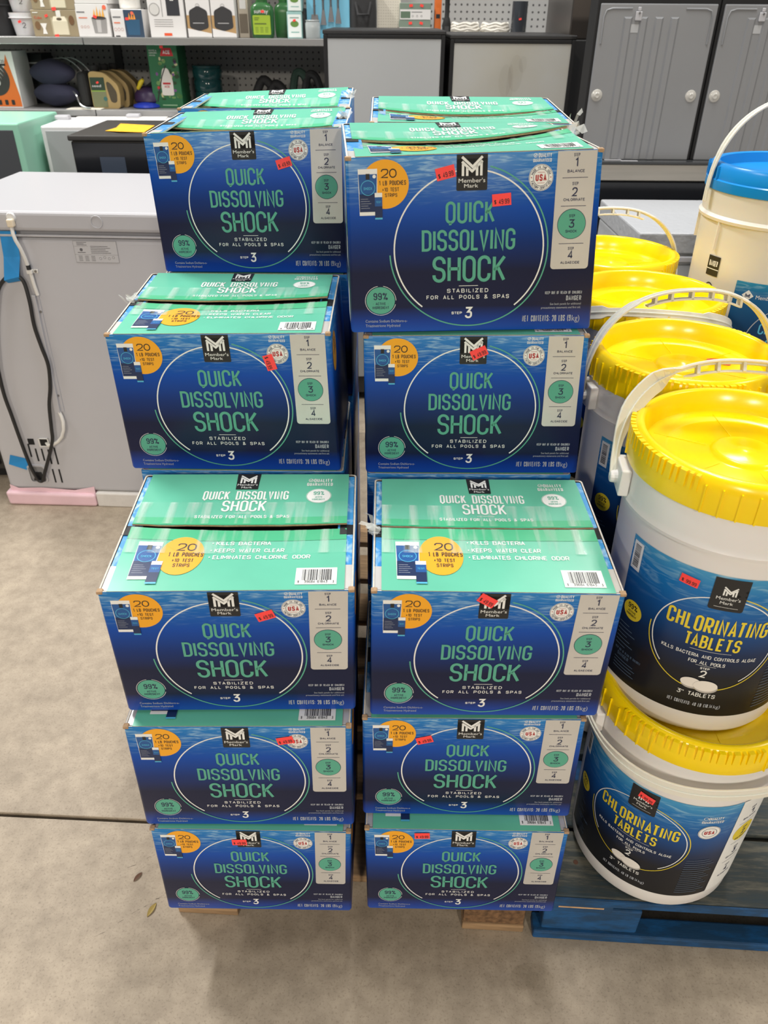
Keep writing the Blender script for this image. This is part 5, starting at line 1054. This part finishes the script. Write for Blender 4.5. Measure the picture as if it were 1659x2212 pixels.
carton_item('slim_box', 'slim beige box squeezed between the cover boxes and green bottles', 'box', -.588, -.548, 3.55, .12, SH1, SH1 + .16, C(178, 168, 152), lambda P, w_, h_: [P.rect(C(110, 100, 86), w_ * .1, w_ * .9, h_ * .1, h_ * .5, 1), P.rect(PB, w_ * .2, w_ * .8, h_ * .6, h_ * .8, 1)], U)
# green bottles
def rbox_loop(w_, d_, r, n=4): return rp([(-w_ / 2, -d_ / 2), (w_ / 2, -d_ / 2), (w_ / 2, d_ / 2), (-w_ / 2, d_ / 2)], r, True, n)[:-1]
def loft(b, secs, cap=True, mi=0):
    o = len(b.v); k = len(secs[0])
    for s_ in secs: b.v += [tuple(p) for p in s_]
    for i in range(len(secs) - 1):
        for j in range(k): b.f.append((o + i * k + j, o + i * k + (j + 1) % k, o + (i + 1) * k + (j + 1) % k, o + (i + 1) * k + j)); b.m.append(mi)
    if cap: b.f += [tuple(o + j for j in range(k - 1, -1, -1)), tuple(o + (len(secs) - 1) * k + j for j in range(k))]; b.m += [mi, mi]
M_GBOT = mat('bottle_dark_green', (44, 92, 48), .25); M_LIME = C(150, 176, 46)
def green_bottle(label, x, y, art=True, sx=1.0):
    e = thing('lawn_food_bottle', label, 'bottle', (x, y, SH1), 0, 'green lawn bottles'); b = MB(); secs = []
    for w_, d_, z in ((.076, .056, 0), (.082, .060, .004), (.086, .062, .03), (.088, .062, .085), (.084, .060, .102), (.066, .050, .112), (.046, .042, .117), (.044, .042, .124)): secs.append([(p[0] * sx, p[1], z) for p in rbox_loop(w_, d_, .018)])
    loft(b, secs); bd = b.build('body', M_GBOT, e, smooth=True); MB().lathe([(.021, .124), (.022, .126), (.022, .148), (.019, .150), (0, .150)], 24).build('cap', mat('cap_green', (60, 120, 60), .35), e, smooth=True)
    if art:
        P = Print(); P.rect(M_LIME, -.034, .034, .012, .076, 1, .004); P.btext(PB, 'sunday', 0, .082, .014, .054, 'c', 1); dot(P, .006, .088, .012, 0); P.rect(C(60, 84, 30), -.028, -.008, .066, .068, 2); P.rect(C(60, 84, 30), -.028, -.012, .060, .062, 2); P.rect(C(84, 100, 40), -.028, .018, .046, .050, 2)
        for k in range(3):
            for j in range(4): P.rect(C(96, 120, 40), -.026 + k * .019, -.014 + k * .019, .020 + j * .005, .0215 + j * .005, 2)
        P.build('label_print', bd, lambda px, py, h: (px, -.0318 - h, py), eps=.0003)
    return e
green_bottle('front green lawn bottle with a lime label reading sunday, upper shelf', -.491, 3.535); green_bottle('second green lawn bottle standing behind the lime labelled one', -.415, 3.63, False, .9)
def teal_art(P, w_, h_): P.rect(C(226, 234, 230), w_ * .06, w_ * .94, h_ * .05, h_ * .9, 1, .003); P.ell(C(98, 138, 62), w_ * .5, h_ * .55, w_ * .28, h_ * .12, 2, 18); P.rect(C(130, 160, 150), w_ * .2, w_ * .8, h_ * .76, h_ * .80, 2); P.rect(C(130, 180, 170), w_ * .25, w_ * .8, h_ * .22, h_ * .26, 2); dot(P, w_ * .5, h_ * .68, .011, 10)
TEAL = C(150, 190, 186)
carton_item('test_kit_box', 'lower pale teal box with a green plant print, upper shelf', 'box', -.392, -.334, 3.5, .08, SH1, SH1 + .088, TEAL, teal_art, U); carton_item('test_kit_box', 'upper pale teal box with a green plant print, upper shelf', 'box', -.388, -.332, 3.5, .08, SH1 + .0885, SH1 + .155, TEAL, teal_art, U)
carton_item('dark_book_box', 'thin dark box standing between the teal boxes and barbecue tools', 'box', -.328, -.321, 3.52, .08, SH1, SH1 + .1, M_BLACK, None, U)
# barbecue tools on a light blue card
e = carton_item('barbecue_tool_set', 'light blue card of steel barbecue tools at the end of the upper shelf', 'tool set', -.318, -.150, 3.54, .03, SH1, SH1 + .20, C(116, 186, 214), None, U)
M_ST = mat('tool_steel', (176, 176, 178), .22, metal=.9)
for k, (x, zb, kind) in enumerate(((-.052, .03, 's'), (-.018, .05, 'f'), (.012, .06, 't'), (.040, .055, 'f'))):
    b = MB(); b.tube([(x, -.008, zb + .045), (x, -.008, .24)], .0045, 8); b.tube([(x, -.008, zb + .075), (x, -.008, zb + .080)], .0058, 8); b.build('tool_handle', M_ST, e, smooth=True); b = MB()
    if kind == 's': b.hexa([(x - .020, -.011, zb), (x + .020, -.011, zb), (x + .020, -.007, zb), (x - .020, -.007, zb), (x - .012, -.011, zb + .05), (x + .012, -.011, zb + .05), (x + .012, -.007, zb + .05), (x - .012, -.007, zb + .05)])
    else: b.hexa([(x - .012, -.011, zb - .005), (x + .012, -.011, zb - .005), (x + .012, -.007, zb - .005), (x - .012, -.007, zb - .005), (x - .004, -.011, zb + .05), (x + .004, -.011, zb + .05), (x + .004, -.007, zb + .05), (x - .004, -.007, zb + .05)])
    b.build('tool_head', M_ST, e, bevel=.001)
e = thing('glass_jar', 'small ribbed clear jar before the blue barbecue card', 'jar', (-.292, 3.495, SH1), 0, U); b = MB(); pr = [(0, 0), (.026, 0), (.028, .003), (.029, .050), (.026, .056), (.026, .060), (.023, .060), (.025, .050), (.024, .004), (0, .004)]; b.lathe(pr, 32); b.v = [((1 + .02 * math.cos(16 * math.atan2(v[1], v[0]))) * v[0], (1 + .02 * math.cos(16 * math.atan2(v[1], v[0]))) * v[1], v[2]) for v in b.v]; b.build('body', mat('jar_clear', (214, 220, 220), .08, trans=.55), e, smooth=True); MB().tube([(.0265 * math.cos(a * PI / 12), .0265 * math.sin(a * PI / 12), .060) for a in range(25)], .002, 6).build('rim', mat('jar_clear', (214, 220, 220)), e, smooth=True)
# goods seen over the framed fridges
e = thing('cooler_bag', 'dark cloth cooler bag at the end of the upper shelf', 'bag', (-.096, 3.52, SH1), 0, U); b = MB(); secs = [[(p[0], p[1] + .06, z) for p in rbox_loop(.100 * k, .11 * k, .02)] for k, z in ((.94, 0), (1, .01), (1.0, .09), (.95, .15), (.9, .17))]; loft(b, secs); b.build('body', mat('bag_black_cloth', (46, 46, 47), .9, bump=.5, bscale=90), e, smooth=True); MB().tube([(-.03, 0, .12), (-.02, -.02, .08), (.02, -.02, .08), (.03, 0, .12)], .005, 8).build('strap', mat('bag_black_cloth', (46, 46, 47)), e, smooth=True)
def slots_art(P, w_, h_):
    for i in range(9):
        for j in range(16): P.rect(C(176, 170, 156), w_ * (.06 + i * .1), w_ * (.06 + i * .1) + .004, h_ * (.06 + j * .055), h_ * (.06 + j * .055) + .0015, 1)
carton_item('perforated_panel_box', 'cream perforated panel standing on the upper shelf beside the small boxes', 'panel', -.044, .050, 3.60, .03, SH1, SH1 + .17, C(214, 208, 194), slots_art, U)
def gb_art(P, w_, h_): P.rect(PB, .001, w_ - .001, .001, h_ * .62, 1); P.rect(C(94, 116, 96), w_ * .03, w_ * .34, h_ * .1, h_ * .5, 2); P.rect(M_FINE, w_ * .38, w_ * .72, h_ * .44, h_ * .48, 2); [P.ring(M_FINE, w_ * (.42 + .14 * k), h_ * .22, .003, .003, .001, lay=2, n=10) for k in range(3)]; dot(P, w_ * .36, h_ * .84, .013, 5); dot(P, w_ * .7, h_ * .84, .013, -15)
GG = C(120, 136, 122)
carton_item('lantern_box', 'lower grey green box with a white label strip, upper shelf', 'box', .044, .168, 3.55, .1, SH1, SH1 + .064, GG, gb_art, U); carton_item('lantern_box', 'upper grey green box with a white label strip, upper shelf', 'box', .046, .168, 3.55, .1, SH1 + .0645, SH1 + .120, GG, gb_art, U)
carton_item('orange_tool_box', 'narrow orange box beside the dark upright tool', 'box', .186, .212, 3.60, .06, SH1, SH1 + .14, ORG, lambda P, w_, h_: P.rect(M_BLACK, w_ * .2, w_ * .8, h_ * .5, h_ * .6, 1), U)
e = thing('hand_pump', 'black hand pump standing upright between the orange box and rope', 'pump', (.228, 3.50, SH1), 0, U); MB().lathe([(0, 0), (.016, 0), (.017, .05), (.012, .07), (.009, .075), (.009, .13), (0, .13)], 20).build('body', M_DARK, e, smooth=True); MB().box(-.022, .022, -.006, .006, .13, .142).build('handle', M_DARK, e, bevel=.003); MB().box(-.008, .008, -.0185, -.016, .02, .045).build('label_patch', C(60, 60, 62), e)
M_ROPE = mat('rope_white', (220, 216, 206), .8, bump=.8, bscale=120)
for k, (xc_, lab) in enumerate(((.305, 'left coil of white rope on the upper shelf, beside the hand pump'), (.425, 'right coil of white rope on the upper shelf, beside the dark glass'))):
    e = thing('rope_coil', lab, 'rope', (xc_, 3.57, SH1), 0, 'white rope coils')
    for j in range(6):
        b = MB(); rr = .050 - .002 * (j % 3); b.tube([(rr * 1.1 * math.cos(a * PI / 14 + j), rr * .7 * math.sin(a * PI / 14 + j), .006 + j * .0092 + .003 * math.sin(a * 1.3 + j)) for a in range(29)], .0055, 6); b.build('rope_turn', M_ROPE, e, smooth=True)
e = thing('glass_cylinder', 'dark smoked glass cylinder vase right of the rope coils', 'vase', (.515, 3.55, SH1), 0, U); MB().lathe([(0, 0), (.029, 0), (.030, .003), (.030, .128), (.027, .128), (.027, .006), (0, .006)], 36).build('body', mat('glass_smoke', (70, 74, 80), .1, trans=.3), e, smooth=True); P = Print(); dot(P, 0, .07, .010, 10); P.build('price_sticker', e, lambda x, y, h: (x, -.0308 - h, y))
e = thing('seed_packet_pile', 'flat packets lying in a loose heap at the right end of the shelf', 'packets', (.62, 3.55, SH1), 0, U)
for k, (dx_, dy_, r_, m_) in enumerate(((0, 0, .3, C(120, 112, 100)), (.03, -.03, -.2, C(206, 202, 192)), (.05, .02, .5, C(110, 126, 96)), (.01, -.05, -.5, C(168, 160, 148)))):
    o = MB().box(-.05, .05, -.035, .035, 0, .004).build('packet', m_, e, bevel=.001); o.location = (dx_, dy_, .001 + k * .0062); o.rotation_euler = (.0, .0, r_)

# ------------------------------------------------------------------ lower shelf goods
def hose_art(P, w_, h_):
    P.poly(ORG, [(w_ * .16, h_ * .03), (w_ * .98, h_ * .03), (w_ * .98, h_ * .20), (w_ * .80, h_ * .95), (w_ * .62, h_ * .60)], 1); P.btext(M_BLACK, '2-1/2" x 20', w_ * .22, h_ * .80, h_ * .055, w_ * .5, 'l', 3); P.rect(M_BLACK, w_ * .20, w_ * .74, h_ * .75, h_ * .785, 3)
    for k, r in enumerate((.34, .27, .20, .13)): P.ring(C(52, 50, 48), w_ * .34, h_ * .52 - k * .004, w_ * (r + .05), h_ * r * .8, .0105, lay=3 + k, n=36); P.ring(C(92, 90, 88), w_ * .34, h_ * .525 - k * .004, w_ * (r + .05), h_ * r * .8, .0016, 20, 160, lay=8, n=36)
    for k in range(3): P.rect(C(40, 38, 36), w_ * (.28 + k * .2), w_ * (.38 + k * .2), h_ * .06, h_ * .15, 4, .003)
carton_item('hose_box', 'orange and white vacuum hose box at the left end of the lower shelf', 'box', -1.625, -1.492, 3.5, .15, SH0, SH0 + .20, PB, hose_art, Lo)
carton_item('small_black_box', 'black box standing behind the navy cushion on the lower shelf', 'box', -1.545, -1.455, 3.70, .12, SH0, SH0 + .185, M_BLACK, lambda P, w_, h_: [P.rect(C(150, 150, 150), w_ * .2, w_ * .8, h_ * .80, h_ * .83, 1), P.rect(C(160, 50, 44), w_ * .2, w_ * .5, h_ * .70, h_ * .72, 1)], Lo)
M_NAVYC = mat('cushion_navy_cloth', (38, 38, 58), .9, bump=.4, bscale=140)
e = thing('stadium_seat', 'folded navy padded stadium seat with grey frame on the lower shelf', 'seat', (-1.375, 3.50, SH0), -.25, Lo)
for zc, hh in ((.050, .048), (.125, .050)):
    b = MB(); secs = []
    for k in range(9):
        t = -1 + 2 * k / 8; r_ = math.sqrt(max(.02, 1 - t * t)) ** .6; secs.append([(.098 * r_ * math.cos(a * PI / 12), .05 + t * .05, zc + hh * r_ * math.sin(a * PI / 12) * (1 - .25 * abs(math.cos(a * PI / 12)))) for a in range(24)])
    loft(b, secs); b.build('cushion', M_NAVYC, e, smooth=True)
for off in (.0, .022): MB().tube(smooth_path([(-.03 + off, .11 + off, .168), (.03 + off, .11 + off, .172), (.085 + off, .11 + off, .14), (.112 + off, .11 + off, .09), (.112 + off, .11 + off, .01)], 5), .0035, 8).build('frame_tube', M_ST, e, smooth=True)
MB().tube(smooth_path([(.10, .02, .062), (.125, .0, .050), (.14, -.01, .022), (.165, -.015, .010), (.190, -.015, .008)], 5), .0035, 8).build('wire_foot', M_ST, e, smooth=True)
MB().box(.09, .135, .06, .16, 0, .13).build('side_pocket', mat('bag_black_cloth', (46, 46, 47)), e, bevel=.02, seg=3)
pp = MB(); pp.box(-1.30, -1.16, 3.452, 3.53, SH0 + .0012, SH0 + .0032); tag(pp.build('leaflet', mat('paper_cream', (226, 222, 208), .7)), 'cream leaflet lying flat at the front of the lower shelf', 'leaflet', Lo)
M_GOLD = mat('jug_gold_plastic', (164, 140, 92), .35)
def jug(label, x, y, art):
    e = thing('motor_oil_jug', label, 'jug', (x, y, SH0), 0, 'gold jugs on the lower shelf'); out = rp([(-.055, 0), (.055, 0), (.062, .05), (.058, .085), (.010, .128), (-.040, .134), (-.055, .128)], .012, True)[:-1]; hole = rp([(.022, .022), (.046, .022), (.050, .06), (.030, .092), (.012, .100), (.012, .075)], .010, True, 4)[:-1]
    b = MB(); n = len(out)
    b.add([(p[0], -.03, p[1]) for p in out] + [(p[0], .03, p[1]) for p in out], [tuple(range(n)), tuple(range(2 * n - 1, n - 1, -1))] + [(i, n + i, n + (i + 1) % n, (i + 1) % n) for i in range(n)]); bd = b.build('body', M_GOLD, e, bevel=.006, seg=2)
    h2 = MB(); h2.add([(p[0], -.0304, p[1]) for p in hole], [tuple(range(len(hole)))]); h2.build('grip_hollow', C(70, 60, 42), bd)
    MB().lathe([(.017, 0), (.018, .002), (.018, .020), (.016, .022), (0, .022)], 20, c=(-.035, 0, .132)).build('cap', M_DARK, e, smooth=True)
    if art:
        P = Print(); P.rect(C(36, 56, 40), -.052, .006, .066, .112, 1, .003); P.rect(C(128, 160, 60), -.052, .006, .062, .066, 1); P.rect(C(112, 116, 84), -.052, .006, .006, .062, 1); P.ell(C(50, 100, 96), .000, .036, .008, .008, 2, 16); P.btext(PB, 'seed', -.046, .078, .009, .036, 'l', 2); dot(P, -.022, .094, .010, 25); P.build('label_print', bd, lambda px, py, h: (px, -.0308 - h, py), eps=.0003)
    return e
for k, lab in enumerate(('front gold handled jug with a green label on the lower shelf', 'middle gold handled jug right behind the labelled one', 'rear gold handled jug, last of the three in the row')): jug(lab, -1.150 + .018 * k, 3.535 + .066 * k, k == 0)
e = thing('sprinkler', 'blue based lawn sprinkler with purple and yellow parts, lower shelf', 'sprinkler', (-1.0, 3.56, SH0), 0, Lo)
MB().lathe([(0, 0), (.050, 0), (.056, .004), (.054, .012), (.036, .018), (.020, .022), (0, .024)], 32).build('base', mat('plastic_royal_blue', (38, 62, 178), .3), e, smooth=True)
b = MB(); b.lathe([(.058, .018), (.062, .024), (.058, .050), (.040, .070), (.015, .078), (0, .078)], 28, a0=-1.7, a1=1.7, c=(.004, .04, 0)); b.build('purple_hood', mat('plastic_dark_purple', (52, 34, 70), .4), e, smooth=True)
MB().tube([(-.03, .01, .068), (-.012, .0, .092), (.0, -.005, .102)], [.007, .010, .006], 10).build('yellow_lever', mat('plastic_yellow', (214, 190, 40), .4), e, smooth=True); MB().tube([(.0, .03, .07), (.03, .03, .09), (.045, .03, .075)], .008, 8).build('dark_arm', M_DARK, e, smooth=True)
def ace_art(P, w_, h_):
    P.poly(C(190, 34, 44), [(w_ * .42, h_ * .80), (w_ * .86, h_ * .80), (w_ * .80, h_ * .92), (w_ * .50, h_ * .92)], 1); P.text(PB, 'ACE', w_ * .64, h_ * .83, h_ * .055, w_ * .24, t=.2, lay=2)
    P.btext(PB, 'HOME &', w_ * .06, h_ * .87, h_ * .025, w_ * .26, 'l', 2); P.btext(PB, 'GARDEN', w_ * .06, h_ * .835, h_ * .025, w_ * .26, 'l', 2); P.btext(PB, 'SPRAYER', w_ * .06, h_ * .80, h_ * .018, w_ * .2, 'l', 2)
    rnd = random.Random(4)
    for k in range(46): P.ell((C(58, 112, 52), C(108, 148, 84), C(120, 76, 134), C(200, 196, 150), C(36, 70, 36))[k % 5], w_ * rnd.uniform(.2, .96), h_ * rnd.uniform(.14, .76), w_ * rnd.uniform(.03, .08), h_ * rnd.uniform(.015, .04), 1 + k % 2, 10)
    P.poly(C(226, 222, 214), rp([(w_ * .34, h_ * .20), (w_ * .74, h_ * .20), (w_ * .74, h_ * .44), (w_ * .62, h_ * .62), (w_ * .44, h_ * .62), (w_ * .34, h_ * .44)], w_ * .06, True)[:-1], 4); P.rect(C(190, 44, 50), w_ * .40, w_ * .66, h_ * .37, h_ * .40, 5); P.text(C(190, 44, 50), 'ACE', w_ * .53, h_ * .32, h_ * .035, w_ * .18, t=.2, lay=5)
    P.stroke(C(40, 40, 40), [(w_ * .14, h_ * .10), (w_ * .40, h_ * .50), (w_ * .56, h_ * .66)], w_ * .035, 5); P.rect(C(190, 44, 50), w_ * .2, w_ * .28, h_ * .30, h_ * .34, 6); dot(P, w_ * .50, h_ * .935, .014, 0); P.rect(C(160, 200, 160), w_ * .3, w_ * .8, h_ * .04, h_ * .055, 3)
carton_item('sprayer_box', 'tall green garden sprayer box reading ACE on the lower shelf', 'box', -.968, -.845, 3.55, .12, SH0, SH0 + .232, C(36, 106, 66), ace_art, Lo, -.06)
e = thing('water_jug', 'teal translucent ridged water jug right of the green sprayer box', 'jug', (-.752, 3.64, SH0), 0, Lo); MB().lathe([(0, 0), (.054, 0), (.058, .005), (.058, .050), (.054, .056), (.058, .062), (.058, .095), (.054, .101), (.059, .108), (.061, .132), (.056, .142), (0, .142)], 40).build('body', mat('jug_teal', (36, 82, 84), .12, trans=.25), e, smooth=True); MB().lathe([(.056, .142), (.060, .1425), (.060, .150), (.052, .152), (0, .152)], 40).build('lid', mat('jug_teal_dark', (26, 62, 64), .2), e, smooth=True)
e = thing('work_glove_pair', 'dark gloves lying in a heap on the lower shelf behind the cartons', 'gloves', (-.500, 3.62, SH0), 0, Lo)
for k, (dx_, h_) in enumerate(((-.03, .10), (.02, .085))):
    b = MB(); b.tube(smooth_path([(dx_ - .03, 0, .02), (dx_ - .015, 0, h_ * .6), (dx_ + .01, .01, h_), (dx_ + .04, .01, h_ * .8), (dx_ + .05, .02, .03)], 4), .018, 10); b.build('glove', mat('glove_black', (40, 40, 42), .7), e, smooth=True)
e = thing('garden_shears_pack', 'dark green bagged garden tool leaning on the lower shelf', 'garden tool', (-.345, 3.62, SH0), 0, Lo)
for k, (dx_, h_, m_) in enumerate(((-.03, .125, C(44, 70, 60)), (.02, .118, C(50, 52, 54)))):
    b = MB(); b.tube(smooth_path([(dx_ - .035, 0, .01), (dx_ - .02, 0, h_ * .5), (dx_ - .005, .01, h_), (dx_ + .03, .01, h_ * .9), (dx_ + .05, .02, .02)], 4), .016, 8); b.build('bag_fold', m_, e, smooth=True)

# ------------------------------------------------------------------ litter on the floor
for (x, y, a, m_, lab, s_) in ((-.3829, .6909, 1.2, C(168, 148, 88), 'small dry yellow leaf on the concrete left of the cartons', .013), (-.4219, .7483, 1.0, C(110, 84, 70), 'tiny brown leaf on the concrete left of the cartons', .010)):
    b = MB(); n = 9; t0 = []; vs = []
    for i in range(n):
        t = i / (n - 1); wd = .32 * math.sin(PI * t) ** .8; vs += [((t - .5) * 2 * s_, wd * s_, .0012 + .0022 * math.sin(PI * t)), ((t - .5) * 2 * s_, 0, .0008), ((t - .5) * 2 * s_, -wd * s_, .0012 + .0018 * math.sin(PI * t))]
    b.add(vs, [(3 * i + k, 3 * i + k + 1, 3 * i + 4 + k, 3 * i + 3 + k) for i in range(n - 1) for k in (0, 1)]); o = b.build('dry_leaf', m_, smooth=True); o.location = (x, y, 0); o.rotation_euler = (0, 0, a); tag(o, lab, 'leaf')
